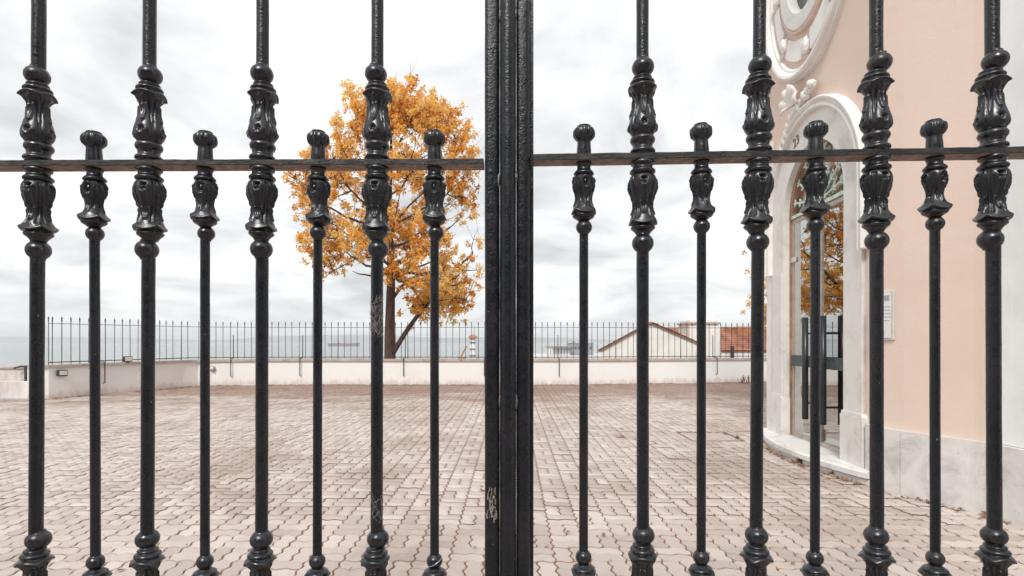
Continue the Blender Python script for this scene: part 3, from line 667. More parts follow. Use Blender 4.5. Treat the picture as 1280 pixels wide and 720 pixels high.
plate('oval_mullion', [(UO - .025, 5.53), (UO + .025, 5.53), (UO + .025, 6.5), (UO - .025, 6.5)], [], -.04, -.01, 'port_grey'); plate('oval_mullion', [(UO - .40, 6.0), (UO + .40, 6.0), (UO + .40, 6.04), (UO - .40, 6.04)], [], -.038, -.012, 'port_grey')
cpart('oval_backing', [FW(UO - .6, 5.3, -.6), FW(UO + .6, 5.3, -.6), FW(UO + .6, 6.8, -.6), FW(UO - .6, 6.8, -.6)], [(0, 1, 2, 3)], 'dark_interior')
# notice plate on the pink wall
pa, pb = Vector((*CP[0], 0)), Vector((*CP[2], 0)); ntg = (pa - pb).normalized(); nn_ = Vector((0, 0, 1)).cross(ntg); nn_ = -nn_ if nn_.x > 0 else nn_; ntg = nn_.cross(Vector((0, 0, 1)))
pc = Vector((3.508, 5.035, 0)); rotn = Matrix((ntg, nn_, Vector((0, 0, 1)))).transposed()
sg = empty('notice_plate', pc, 0, 'small framed white notice fixed to the pink wall beside the doorway', 'notice'); sg.rotation_euler = rotn.to_euler()
box('frame', (0, .012, 1.63), (.19, .03, .46), 'pale_steel', sg, .004); box('sheet', (0, .0325, 1.63), (.15, .004, .42), 'notice_white', sg)
box('heading_print', (-.01, .0355, 1.79), (.10, .002, .05), 'notice_print', sg)
for k in range(5): box('text_line', (-.015 + random.uniform(-.01, .01), .0355, 1.71 - k * .032), (random.uniform(.08, .12), .002, .005), 'notice_print', sg)

# ================================================================== TREES
def tree(name, label, base, trunk_top, envelope, n_limb, n_tuft, leaves, size, trunk_r, seed, extra=None, lean=0.0, spires=()):
    """trunk and limbs as one tapered mesh, foliage as radiating tufts; envelope(z) -> (xmin, xmax, ry) about the trunk axis"""
    rs = random.Random(seed); root = empty(name, base, 0, label, 'tree', 'autumn trees behind the wall')
    V, F = [], []; H = trunk_top
    tp = [Vector((lean * (k / 12) ** 2 + .05 * math.sin(k * 1.3) * k / 12, .06 * math.sin(k * .9 + 1) * k / 12, H * k / 12)) for k in range(13)]
    tr_ = [trunk_r * (1.22 if k == 0 else 1) * max(.10, (1 - (k / 12) ** 1.1 * .9)) for k in range(13)]
    tube_geo(tp, tr_, 12, True, V, F)
    nodes = [(p, r_) for p, r_ in zip(tp, tr_) if p.z > envelope.zmin]
    def limb(a, b, r0, sag, nseg=7):
        pts = []; d_ = b - a; sd = Vector((rs.gauss(0, 1), rs.gauss(0, 1), 0)) * d_.length * .07
        for k in range(nseg + 1):
            q = k / nseg; pts.append(a + d_ * q + sd * math.sin(math.pi * q) + Vector((0, 0, -sag * math.sin(math.pi * q) * d_.length)) + Vector((rs.gauss(0, .02), rs.gauss(0, .02), rs.gauss(0, .02))) * d_.length * (.5 if 0 < k < nseg else 0))
        rad = [max(.006, r0 * (1 - .82 * k / nseg)) for k in range(nseg + 1)]; tube_geo(pts, rad, 6, False, V, F); return list(zip(pts, rad))
    if extra:
        for pts, r0 in extra:
            pts = [Vector(p) for p in pts]; P = [Vector(p) for p in catmull([tuple(p) for p in pts], .25)]; rad = [r0 * (1 - .75 * k / len(P)) for k in range(len(P))]
            tube_geo(P, rad, 8, True, V, F); nodes += list(zip(P, rad))[len(P) // 3:]
    for i in range(n_limb):
        z = envelope.zlo + (envelope.zhi - envelope.zlo) * (.05 + .90 * (i + rs.random() * .6) / n_limb); a0, a1, ry = envelope(z); th = i * 2.4 + rs.random() * .5
        q = rs.uniform(.62, .92); tx = (a1 if math.cos(th) > 0 else -a0) * math.cos(th) * q; ty = ry * math.sin(th) * q
        zs_ = max(envelope.zmin, z - rs.uniform(.5, 1.5) - .25 * abs(tx)); zs_ = min(zs_, H * .93); k = min(11.999, zs_ / H * 12); a = tp[int(k)].lerp(tp[int(k) + 1], k % 1); r0 = tr_[int(k)] * .45
        nodes += limb(a, Vector((tx, ty, z)), r0, .10)[1:]
    # sub-branches
    P = np.array([n_[0][:] for n_ in nodes])
    tips = []
    for i in range(n_tuft // 7):
        for _ in range(60):
            z = rs.uniform(envelope.zlo, envelope.zhi); a0, a1, ry = envelope(z); x = rs.uniform(a0, a1); y = rs.uniform(-ry, ry); cx, hw = (a0 + a1) / 2, (a1 - a0) / 2
            rr = ((x - cx) / hw) ** 2 + (y / ry) ** 2
            if rr < 1 and rr > rs.random() * .55 and envelope.ok(x, y, z): break
        t_ = Vector((x, y, z)); dd = np.linalg.norm(P - np.array(t_), axis=1) + .9 * np.maximum(0, P[:, 2] - z + .15); j = int(np.argmin(dd)); a, r_ = nodes[j]
        seg = limb(a, t_, min(r_ * .7, .035), .04, 5); sub = seg[2:]
        for _ in range(7):
            s0 = rs.choice(sub)[0]; tip = s0 + Vector((rs.gauss(0, .27), rs.gauss(0, .27), rs.gauss(.12, .30))); 
            tube_geo([s0, s0.lerp(tip, .5) + Vector((0, 0, .03)), tip], [.007, .005, .003], 3, False, V, F); tips.append(tip)
    for x, y, z in spires:                                     # upright leading shoots that break the outline
        t_ = Vector((x, y, z)); b_ = Vector((x * .72, y * .8, z - rs.uniform(1.2, 1.7))); dd = np.linalg.norm(P - np.array(b_), axis=1); j = int(np.argmin(dd)); limb(nodes[j][0], b_, .03, .04, 4)
        for pt, _ in limb(b_, t_, .022, -.03, 8)[1:]:
            for _ in range(3): tips.append(pt + Vector((rs.gauss(0, .10), rs.gauss(0, .10), rs.gauss(0, .08))))
    for _ in range(n_limb * 3):                                # bare twigs poking out of the crown
        s0 = Vector(rs.choice(tips)); cx = Vector((0, 0, s0.z * .75)); d_ = (s0 - cx).normalized(); tip = s0 + d_ * rs.uniform(.3, .7) + Vector((rs.gauss(0, .1), rs.gauss(0, .1), rs.uniform(0, .3)))
        tube_geo([s0, s0.lerp(tip, .5) + Vector((rs.gauss(0, .04), 0, rs.gauss(0, .04))), tip], [.006, .004, .002], 3, False, V, F)
    mesh('trunk', V, F, 'bark', root, True)
    # foliage
    T = np.array([t_[:] for t_ in tips]); g = np.random.default_rng(seed); N = len(T); L = leaves
    tone = np.clip(.50 + .24 * np.array([noise.noise((p[0] * .9, p[1] * .9, p[2] * .9 + 5)) for p in T]) * 2.2 + g.normal(0, .10, N), 0, 1)
    C = np.repeat(T, L, 0); D = g.normal(0, 1, (N * L, 3)); D[:, 2] += .25; D /= np.linalg.norm(D, axis=1)[:, None]
    W = np.cross(D, g.normal(0, 1, (N * L, 3))); W /= np.linalg.norm(W, axis=1)[:, None]; U = np.cross(D, W)
    ln = size * g.uniform(.6, 1.25, N * L)[:, None]; wd = ln * g.uniform(.20, .32, N * L)[:, None]; st = C + g.normal(0, .050, (N * L, 3))
    droop = np.array([0, 0, -1.0]) * ln * .22
    VV = np.stack([st, st + D * ln * .5 + W * wd + U * wd * .35, st + D * ln + droop, st + D * ln * .5 - W * wd + U * wd * .35], 1).reshape(-1, 3)
    FF = np.arange(N * L * 4).reshape(-1, 4)
    me = bpy.data.meshes.new('crown'); me.from_pydata(VV.tolist(), [], FF.tolist()); me.update(); a = me.attributes.new('rnd', 'FLOAT', 'POINT')
    a.data.foreach_set('value', np.repeat(np.clip(np.repeat(tone, L) + g.normal(0, .20, N * L), 0, 1), 4).astype(np.float32))
    tag(link('crown', me, 'autumn_leaf', root), kind='stuff'); return root
class Env:
    def __init__(s, tab, okf=None): s.t = tab; s.zlo, s.zhi = tab[0][0], tab[-1][0]; s.okf = okf; s.zmin = s.zlo - .6
    def __call__(s, z):
        zz = [r[0] for r in s.t]; return tuple(float(np.interp(z, zz, [r[i] for r in s.t])) for i in (1, 2, 3))
    def ok(s, x, y, z): return s.okf(x, y, z) if s.okf else True
TX, TY, TZ = -4.03, 17.75, -1.9; k_ = TY / FPX
def h_of(py): return EYE + (HOR - py) * k_ - TZ                # height above the tree's foot for a picture row at the tree's depth
env = Env([(h_of(388), 1.5, 2.7, 1.0), (h_of(365), -.3, 2.95, 1.7), (h_of(345), -1.7, 3.0, 2.3), (h_of(318), -2.6, 3.05, 2.7), (h_of(280), -2.95, 3.1, 3.0), (h_of(220), -2.85, 3.1, 3.0), (h_of(190), -2.75, 2.9, 2.7), (h_of(172), -1.6, 2.4, 2.1), (h_of(150), -1.15, 1.9, 1.4), (h_of(129), -.75, 1.2, .8)],
          lambda x, y, z: noise.noise((x * .62 + 4.2, y * .62, z * .62 + 1.7)) > .0 and not (x < .9 and z < h_of(340)))
env.zmin = h_of(338)
SPX = [(437, 108), (468, 96), (497, 96), (520, 99), (552, 117), (574, 128), (426, 146), (378, 176), (592, 180), (404, 172), (366, 284), (583, 152)]
SPIRES = [((px - 640) * k_ - TX, (-.5, .4, 0)[i % 3], h_of(py + 7)) for i, (px, py) in enumerate(SPX)]
tree('autumn_tree', 'tall golden-orange autumn tree with a forked trunk behind the white wall', (TX, TY, TZ), 10.6, env, 30, 1800, 32, .108, .235, 11, spires=SPIRES,
     extra=[([(.12, -.05, h_of(440)), (.55, -.15, h_of(415)), (1.15, -.25, h_of(385)), (2.0, -.2, h_of(345)), (2.75, -.2, h_of(318))], .095), ([(.1, 0, h_of(372)), (.6, .2, h_of(348)), (1.5, .4, h_of(335))], .06), ([(-.05, 0, h_of(330)), (-.9, .1, h_of(320)), (-1.9, .1, h_of(338)), (-2.4, 0, h_of(352))], .03)])
env2 = Env([(3.5, -.9, .9, .9), (4.4, -1.7, 1.7, 1.5), (5.6, -1.9, 1.9, 1.6), (6.8, -1.2, 1.2, 1.1), (7.4, -.4, .4, .4)])
tree('autumn_tree', 'smaller pale autumn tree half hidden behind the church corner', (10.75, 20.2, -2.1), 6.6, env2, 12, 420, 28, .09, .16, 23)

# ================================================================== HOUSES AND HARBOUR BEYOND THE WALL
def px2w(px, py, y): return Vector(((px - 640) / FPX * y, y, EYE + (HOR - py) / FPX * y))
def add_windows(root, spots_, w_, h, y):
    for x, z in spots_:
        f_ = box('window', (x, y - .02, z), (w_, .10, h), 'hwhite', root, .01); box('pane', (x, y - .075, z), (w_ * .8, .02, h * .86), 'dark_glass', f_)
def tiled_roof(root, p00, p10, p01, p11, nrow, ncol, name='roof'):
    """sloping roof slab between eave p00-p10 and ridge p01-p11 with rows of barrel tiles"""
    p00, p10, p01, p11 = map(Vector, (p00, p10, p01, p11)); nrm = (p10 - p00).cross(p01 - p00).normalized(); nrm = nrm if nrm.z > 0 else -nrm; V, F = [], []; nc = ncol * 4
    for i in range(nrow * 2 + 1):
        v = (i // 2 + (i % 2) * .999) / nrow if i < nrow * 2 else 1; v = min(v, 1); lift = .05 if i % 2 == 0 else 0
        for k in range(nc + 1):
            u = k / nc; p = p00.lerp(p10, u).lerp(p01.lerp(p11, u), v); V.append(p + nrm * (.10 + .06 * (1, .5, 0, .5)[k % 4] + lift + random.uniform(0, .02)))
    for i in range(nrow * 2):
        for k in range(nc): q = i * (nc + 1) + k; F.append((q, q + 1, q + nc + 2, q + nc + 1))
    slab = [p00, p10, p11, p01]; b = len(V); V += slab + [p + nrm * .09 for p in slab]; F += [(b, b + 1, b + 2, b + 3), (b + 4, b + 5, b + 6, b + 7)] + [(b + k, b + (k + 1) % 4, b + 4 + (k + 1) % 4, b + 4 + k) for k in range(4)]
    return mesh(name, V, F, 'tile_red', root)
# gabled white house
D = 52.0; ap = px2w(814, 405, D); el_ = px2w(752, 438.5, D); er = px2w(897, 441, D); gz = terr(ap.x, D) - 1.2
hs = empty('gabled_house', (ap.x, D, gz), 0, 'white gabled house with a tiled roof rising just beyond the terrace wall', 'house')
O = Vector((ap.x, D, gz)); L_ = 11.0
def loc(v): return Vector(v) - O
gl_ = [Vector((el_.x, D, gz)), Vector((er.x, D, gz)), er, ap, el_]
BK = Vector((L_ * .31, L_, 0)); FT = BK * -.02
V = [loc(v) for v in gl_] + [loc(v + BK) for v in gl_]
mesh('wall', V, [(0, 1, 2, 3, 4), (9, 8, 7, 6, 5), (0, 4, 9, 5), (1, 6, 7, 2), (0, 5, 6, 1)], 'hwhite', hs)
for a, b in ((el_, ap), (er, ap)):
    dd = (b - a).normalized() * .35; a2 = a - dd; up = Vector((0, 0, .04))
    tiled_roof(hs, loc(a2 + up + FT), loc(a2 + up + BK), loc(b + up + FT), loc(b + up + BK), 10, 26)
V, F = tube_geo([loc(ap + FT + Vector((0, 0, .1))), loc(ap + BK + Vector((0, 0, .1)))], .13, 8); mesh('ridge', V, F, 'tile_ridge', hs, True)
p = px2w(857, 426, D) - O; box('roof_vent', (p.x, .6, p.z - .1), (.5, .5, .9), 'tile_ridge', hs, .05)
# orange roof behind it
D2 = 68.0; a = px2w(820, 430, D2); b = px2w(862, 430, D2); c = px2w(824, 411, D2 + 5); dd = px2w(858.5, 411, D2 + 5); gz2 = terr(a.x, D2) - 1
h2 = empty('tiled_house', (a.x, D2, gz2), 0, 'house with a plain orange tiled roof just behind the white gable', 'house'); O2 = Vector(h2.location)
a.x -= 1; b.x += .8
tiled_roof(h2, a - O2, b - O2, c - O2, dd - O2, 14, 18)
box('wall', ((b.x - a.x) / 2, 4, (a.z - gz2) / 2 + .0), (b.x - a.x - .5, 7.6, a.z - gz2), 'hwhite', h2)
# white tower block with a cornice
D3 = 60.0; a = px2w(860, 400, D3); b = px2w(900, 400, D3); gz3 = terr(a.x, D3) - 1; wd_ = b.x - a.x
h3 = empty('tower_house', ((a.x + b.x) / 2, D3 + 2, gz3), 0, 'tall narrow white house with a flat projecting cornice beside the gabled house', 'house')
HH = a.z - gz3
box('wall', (0, 0, HH / 2 - .15), (wd_ - .35, 4, HH - .3), 'hwhite', h3, .02); box('cornice', (0, 0, HH - .34), (wd_, 4.4, .24), 'coping', h3, .04); box('parapet', (0, 0, HH - .11), (wd_ - .5, 3.8, .20), 'hwhite', h3, .02)
add_windows(h3, [(-.8, HH - 3.6), (.8, HH - 3.6)], .7, 1.2, -2.0)
# steep red tiled roof next to the church
D4 = 44.0; e0 = px2w(901, 440, D4); e1 = px2w(992, 440, D4); r0 = px2w(901, 411, D4 + 3.2); r1 = px2w(992, 411, D4 + 3.2); gz4 = terr(e0.x, D4) - 1
h4 = empty('red_roof_house', (e0.x, D4, gz4), 0, 'house with a big steep red tiled roof against the church corner', 'house'); O4 = Vector(h4.location)
tiled_roof(h4, e0 - O4, e1 - O4, r0 - O4, r1 - O4, 12, 22)
V, F = tube_geo([px2w(901, 410.5, D4 + 3.2) - O4, px2w(992, 410.5, D4 + 3.2) - O4], .14, 8); mesh('ridge', V, F, 'tile_ridge', h4, True)
r0b, r1b = r0.copy(), r1.copy(); wv = [e0 - O4 + Vector((.1, .1, 0)), e1 - O4 + Vector((0, .1, 0)), e1 - O4 + Vector((0, 6.4, 0)), e0 - O4 + Vector((.1, 6.4, 0)), r0 - O4 + Vector((.1, 0, -.05)), r1 - O4 + Vector((0, 0, -.05))]
zb = Vector((0, 0, -(e0.z - gz4))); V = wv + [v + zb for v in wv[:4]]
mesh('wall', V, [(6, 7, 1, 0), (7, 8, 2, 5, 1), (8, 9, 3, 2), (9, 6, 0, 4, 3), (3, 4, 5, 2)], 'hwhite', h4)
box('chimney', (px2w(913.5, 436, D4).x - e0.x, -.3, px2w(913, 440, D4).z - gz4 - .3), (.22, .22, 1.6), 'far_iron', h4); pr = px2w(935, 407, D4 + 3)
box('dormer', (pr.x - e0.x, 2.6, pr.z - gz4 - .55), (2.8, 1.6, .9), 'tile_ridge', h4, .1)
# harbour
qy = 1150.0
qa = empty('quay', (px2w(735, 440, qy).x, qy, -36), 0, 'pale stone quay lying in the harbour water', 'quay')
box('platform', (20, 0, 2.0), (300, 260, 6), 'quay', qa, .3); box('breakwater', (-95, 60, 1.2), (130, 24, 4), 'quay', qa, .3)
a = px2w(685, 436, qy); b = px2w(712, 431, qy)
tb = empty('terminal_shed', ((px2w(681, 0, qy).x + px2w(713, 0, qy).x) / 2, qy - 20, -31), 0, 'long low brown-roofed harbour shed on the quay', 'shed')
wl = px2w(713, 0, qy).x - px2w(681, 0, qy).x; zt = px2w(0, 430, qy).z + 31
box('wall', (0, 0, zt * .35), (wl * .9, 22, zt * .7), 'hwhite', tb, .1); box('roof', (0, 0, zt * .78), (wl, 28, zt * .12), 'port_roof', tb, .1); box('canopy', (wl * .12, -16, zt * .58), (wl * .7, 8, 1.2), 'dark_glass', tb, .05)
for k in range(9): box('column', (-wl * .42 + k * wl * .105, -12.0, zt * .36), (1.2, 1.2, zt * .7), 'port_grey', tb)
tw = px2w(741, 0, qy).x - px2w(711, 0, qy).x
t2 = empty('grey_warehouse', (px2w(726, 0, qy).x, qy + 8, -31), 0, 'grey flat-roofed warehouse on the quay beside the brown shed', 'warehouse'); zt2 = px2w(0, 429, qy).z + 31
box('wall', (0, 0, zt2 / 2), (tw, 30, zt2), 'port_grey', t2, .1); box('roof', (0, 0, zt2 + .3), (tw + 2, 32, .8), 'port_roof', t2, .05); box('stair_tower', (-tw * .28, 0, zt2 + 1.8), (5, 6, 3), 'port_grey', t2)
for k in range(6): box('window', (-tw * .4 + k * tw * .16, -15.1, zt2 * .6), (tw * .1, .4, zt2 * .22), 'dark_glass', t2)
# beacon tower and crane
by = 420.0; bp = px2w(591, 450, by)
bt = empty('beacon_tower', (bp.x, by, -37), 0, 'white harbour beacon tower with an orange lantern room and mast', 'beacon')
ztop = px2w(0, 418, by).z + 37; r_ = 2.1
V, F = tube_geo([(0, 0, 0), (0, 0, ztop * .55), (0, 0, ztop - 3.2)], [r_ * 1.35, r_ * 1.15, r_ * .95], 16); mesh('tower', V, F, 'ship_white', bt, True)
V, F = tube_geo([(0, 0, ztop - 3.2), (0, 0, ztop - 3.0), (0, 0, ztop - 1.6), (0, 0, ztop - .8), (0, 0, ztop)], [r_ * 1.5, r_ * 1.7, r_ * 1.6, r_ * 1.1, .3], 16); mesh('lantern_room', V, F, 'signal_orange', bt)
tube('mast', [(1.2, 0, ztop - 1.5), (1.2, 0, ztop + 7)], [.22, .12], 'port_grey', bt, 6); box('crossarm', (1.2, 0, ztop + 4.5), (2.4, .2, .2), 'port_grey', bt); box('crossarm', (1.2, 0, ztop + 2.8), (2.0, .2, .2), 'port_grey', bt)
for z in (.62, .74, .86): box('gallery_ring', (0, 0, ztop * z), (r_ * 2.9, r_ * 2.9, .35), 'signal_orange' if z == .74 else 'port_grey', bt, .1)
ck = empty('harbour_crane', (px2w(577, 0, by).x, by - 4, -37), 0, 'small orange harbour crane with a slanting jib beside the white beacon', 'crane')
cz = px2w(0, 449, by).z + 37; box('cab', (2.0, 0, cz * .5), (4.5, 4.5, cz), 'ship_white', ck, .2); box('machine_house', (.6, 0, cz + .8), (6, 4, 1.8), 'signal_orange', ck, .2)
V, F = [], []
for sy in (-.7, .7): tube_geo([(-1, sy, cz + .5), (3.0, sy, cz + 8.0), (4.8, sy, cz + 10.5)], [.6, .5, .35], 6, True, V, F)
for k in range(7): q = k / 6; tube_geo([(-1 + 4 * q, -.7, cz + .5 + 7.5 * q), (-1 + 4 * (q + .1), .7, cz + .5 + 7.5 * (q + .1))], .2, 4, True, V, F)
mesh('jib', V, F, 'signal_orange', ck)
# tanker out on the water
sy_ = 3500.0; sp = empty('tanker', (px2w(430, 0, sy_).x, sy_, -35), 0, 'distant dark red tanker lying on the pale water left of the tree trunk', 'ship'); Ls = (px2w(450, 0, sy_).x - px2w(410, 0, sy_).x)
hx = [-.5, -.47, -.3, .3, .42, .47, .5]; hw_ = [.06, .075, .085, .085, .07, .035, .002]; dk = 15
V = []
for z, kf in ((-3, .94), (dk, 1.0)):
    for s_x in (1, -1):
        for x, h in zip(hx, hw_): V.append((x * Ls * kf, s_x * h * Ls, z + (3 if x > .4 and z > 0 else 0)))
m = 7; F = []
for k in range(m - 1): F += [(k, k + 1, 2 * m + k + 1, 2 * m + k), (m + k, m + k + 1, 3 * m + k + 1, 3 * m + k), (2 * m + k, 2 * m + k + 1, 3 * m + k + 1, 3 * m + k)]
F += [(0, 2 * m, 3 * m, m), (m - 1, 2 * m - 1, 4 * m - 1, 3 * m - 1)]
bm = bmesh.new(); me = bpy.data.meshes.new('t'); me.from_pydata(V, [], F); bm.from_mesh(me); from_bm('hull', bm, 'hull_red', sp)
box('superstructure', (-Ls * .40, 0, dk + 9), (Ls * .10, Ls * .11, 18), 'ship_white', sp, .5); box('funnel', (-Ls * .455, 0, dk + 11), (8, 8, 18), 'port_grey', sp, .5)
for x in (-.15, .05, .25): box('deck_crane', (x * Ls, 0, dk + 5), (4, 4, 10), 'port_grey', sp)

# unseen house added behind the camera, kept dark to darken the bars' reflections
sh = empty('added_street_house', (0, -9.5, 0), 0, 'unseen dark grey house added across the street for the gate bars to reflect', 'house'); simple('ochre', (.11, .105, .115), .9, .2, .8, .2, 30)
box('wall', (0, -3, 4.5), (34, 6, 9.1), 'ochre', sh); box('cornice', (0, .1, 9.1), (34.4, .5, .3), 'coping', sh, .04); box('base_course', (0, .03, .45), (34, .1, .9), 'plinth', sh)
for fl_z in (1.9, 5.6):
    for k in range(-6, 7):
        f_ = box('window', (k * 2.5, .03, fl_z + .3), (1.35, .12, 2.0), 'marble', sh, .02); box('pane', (k * 2.5, .095, fl_z + .3), (1.1, .03, 1.75), 'dark_glass', f_)
st = mesh('street', [(-40, -9.6, -.02), (40, -9.6, -.02), (40, -1.9, -.02), (-40, -1.9, -.02)], [(0, 1, 2, 3)], 'cover_concrete'); tag(st, kind='structure')

# ================================================================== GROUND LITTER AND WEEDS
def litter(name, pts, size, mat, seed):
    g = np.random.default_rng(seed); P = np.array(pts); N = len(P); a = g.uniform(0, 6.28, N); s = size * g.uniform(.5, 1.3, N); dx = np.stack([np.cos(a), np.sin(a), g.normal(0, .25, N)], 1) * s[:, None]
    dy = np.stack([-np.sin(a), np.cos(a), g.normal(0, .25, N)], 1) * s[:, None] * .45; up = np.zeros((N, 3)); up[:, 2] = np.abs(dx[:, 2]) + np.abs(dy[:, 2]) + .004
    C = P + up; VV = np.stack([C - dx, C + dy + [0, 0, .004], C + dx, C - dy + [0, 0, .004]], 1).reshape(-1, 3); VV[:, 2] = np.maximum(VV[:, 2], .002)
    me = bpy.data.meshes.new(name); me.from_pydata(VV.tolist(), [], np.arange(N * 4).reshape(-1, 4).tolist()); me.update(); at = me.attributes.new('rnd', 'FLOAT', 'POINT'); at.data.foreach_set('value', np.repeat(g.random(N), 4).astype(np.float32))
    return link(name, me, mat)
L1 = []
for _ in range(5200):
    q = random.random() * WL; p, tg, nr = along(q); dd = abs(random.gauss(0, .16)) + .01 if random.random() < .72 else random.random() ** 2 * 4
    if noise.noise((q * .8, 0, 0)) < -.25 and dd < .5: continue
    p = p - nr * dd; L1.append((p.x, p.y, 0))
for _ in range(220):
    k = random.random(); u = -.03 + (LB - .08) * k; p = FW(u, 0, .09 + .26 * math.sin(math.pi * k) ** .8 + .02 + abs(random.gauss(0, .035))); L1.append((p.x, p.y, 0))
for _ in range(160):
    i = random.randrange(2, len(CP) - 4); p = Vector((*CP[i], 0)) + Vector((-.08 - abs(random.gauss(0, .05)), random.uniform(-.05, .05), 0)); L1.append((p.x, p.y, 0))
for _ in range(150):
    y = 3.2 + random.random() ** 1.2 * 12; x = random.uniform(-.95, .95) * y
    if inside(np.array([x]), np.array([y]))[0] and x < 3.2: L1.append((x, y, 0))
tag(litter('leaf_litter', L1, .024, 'dead_leaf', 3), 'brown fallen leaves scattered along the walls and paving', 'leaves', kind='stuff')
def weed(px, py, h, n, label):
    b = ground_at(px, py); V, F, rr = [], [], []
    for _ in range(n):
        a = random.uniform(0, 6.28); l = h * random.uniform(.5, 1.1); sp_ = random.uniform(.1, .8); r0 = Vector((random.gauss(0, h * .25), random.gauss(0, h * .18), -.004)); d_ = Vector((math.cos(a) * sp_, math.sin(a) * sp_, 1)).normalized(); s_v = Vector((-math.sin(a), math.cos(a), 0)) * l * .09
        q = len(V); V += [r0 - s_v * .5, r0 + s_v * .5, r0 + d_ * l * .6 + s_v, r0 + d_ * l + Vector((0, 0, -.15 * l * sp_)), r0 + d_ * l * .6 - s_v]; F += [(q, q + 1, q + 2, q + 3, q + 4)]; rr += [random.random()] * 5
    o = mesh('weed', V, F, 'weed_leaf'); o.location = b; at = o.data.attributes.new('rnd', 'FLOAT', 'POINT'); at.data.foreach_set('value', rr); tag(o, label, 'weed')
weed(1001, 579, .085, 46, 'largest dry weed tuft at the foot of the church doorstep')
weed(1041, 593, .05, 30, 'low brown weed by the doorstep below the door handles')
weed(974, 560, .05, 20, 'tiny weed by the far end of the church doorstep')
weed(928, 479, .32, 14, 'thin tall weed sprouting at the foot of the white wall')
weed(906, 543, .05, 22, 'weed tuft at the far edge of the inspection cover')
weed(922, 548, .06, 26, 'weed tuft at the near corner of the inspection cover')
weed(1160, 630, .05, 18, 'small weed at the foot of the church plinth')

# ================================================================== THE GATE
DG = 1.193                                                    # distance of the bars; the flat rail is .044 deep about them
K = DG / FPX
def lobes(a, z, pts, wid):
    """height of the nearest relief ridge: pts is a polyline in (a, z/.03) space"""
    best = 9
    for (x0, y0), (x1, y1) in zip(pts[:-1], pts[1:]):
        dx, dy = x1 - x0, (y1 - y0) / .03; px_, py_ = a - x0, (z - y0) / .03; L2 = dx * dx + dy * dy; t_ = max(0, min(1, (px_ * dx + py_ * dy) / L2)); best = min(best, math.hypot(px_ - t_ * dx, py_ - t_ * dy))
    return math.exp(-(best / wid) ** 2)
def petal(z, zc, wid, A, amp, back, updown):
    lip = math.exp(-((z - zc) / wid) ** 2); return lip * (amp * A ** 2.2 - back), updown * lip * (.0035 - .0065 * A ** 2)
def dome(a, z, a0, z0, wa, wz):
    q = ((a - a0) / wa) ** 2 + ((z - z0) / wz) ** 2; return max(0.0, 1 - q) ** .5
def rel_upper(a, z, r, th):
    A = abs(a); dr, dz = petal(z, .1535, .0075, A, .0042, .0028, 1)
    if .048 < z < .150:
        dr += .0024 * lobes(A, z, [(0, .146), (0, .12), (0, .090)], .075)                       # mid rib
        dr += .0046 * lobes(A, z, [(.12, .096), (.24, .112), (.30, .128)], .10)                   # leaf blades
        dr -= .0070 * lobes(A, z, [(.0, .076), (.10, .073)], .12); dr += .0034 * lobes(A, z, [(0, .0605), (.20, .0625), (.32, .071)], .085)   # pocket and its rim
        dr -= .0045 * lobes(A, z, [(.90, .054), (.92, .080), (.74, .115), (.60, .14)], .10)
    return dr, dz
def rel_lower(a, z, r, th):
    A = abs(a); dr, dz = petal(z, -.1410, .0075, A, .0042, .0028, -1)
    if -.136 < z < -.036:
        dr -= .0080 * lobes(A, z, [(.0, -.048), (.22, -.049), (.12, -.058)], .10); dr += .0042 * lobes(A, z, [(0, -.064), (.0, -.088), (.0, -.118)], .08)
        dr += .0050 * lobes(A, z, [(.30, -.050), (.20, -.062), (.17, -.076), (.30, -.092)], .09)
        dr += .0046 * lobes(A, z, [(.10, -.122), (.28, -.112), (.40, -.098)], .09)
        dr -= .0045 * lobes(A, z, [(.90, -.044), (.90, -.078), (.72, -.115), (.62, -.13)], .10)
    return dr, dz
def rel_thin(a, z, r, th):
    A = abs(a); dr, dz = petal(z, -.1175, .0070, A, .0040, .0022, -1)
    if -.112 < z < -.034:
        dr -= .0052 * lobes(A, z, [(.12, -.048), (.22, -.055), (.12, -.062)], .10); dr += .0040 * lobes(A, z, [(0, -.041), (.32, -.047), (.40, -.058), (.20, -.072)], .10)
        dr += .0036 * lobes(A, z, [(0, -.068), (.0, -.104)], .10) - .0036 * lobes(A, z, [(.45, -.095), (.75, -.078), (.92, -.050)], .12)
    return dr, dz
SEG = 88
me_ball_u = lathe_mesh('ball', sphere_prof(.2005, .0242, .0212, 14, .013), 32, .002)
me_calyx = lathe_mesh('calyx', [(.185, .0135), (.1825, .0160), (.1805, .0195), (.1785, .0210), (.1765, .0205), (.1752, .0192), (.1738, .0212), (.1710, .0252), (.1675, .0270), (.1645, .0258), (.1625, .0242), (.1605, .0262), (.1575, .0310), (.1540, .0338), (.1515, .0332), (.1488, .0285), (.1435, .0255), (.135, .0205), (.120, .0192), (.106, .0214), (.089, .0270), (.073, .0304), (.062, .0296), (.0545, .0252), (.050, .0225)], SEG, .0010, rel_upper)
me_ring_u = lathe_mesh('collar_ring', [(.0505, .020), (.0485, .0238), (.0455, .0258), (.041, .0272), (.037, .0264), (.034, .0248), (.0315, .0225), (.024, .0215), (.0205, .0228), (.0185, .0262), (.0150, .0275), (.0120, .0272), (.0105, .024), (.0065, .0235)], 40, .0015)
me_ring_l = lathe_mesh('collar_ring', [(-.0065, .0245), (-.0105, .0262), (-.0135, .0255), (-.0155, .0222), (-.021, .0214), (-.0235, .0232), (-.0265, .0268), (-.030, .0282), (-.0335, .0262), (-.0365, .0225)], 40, .0015)
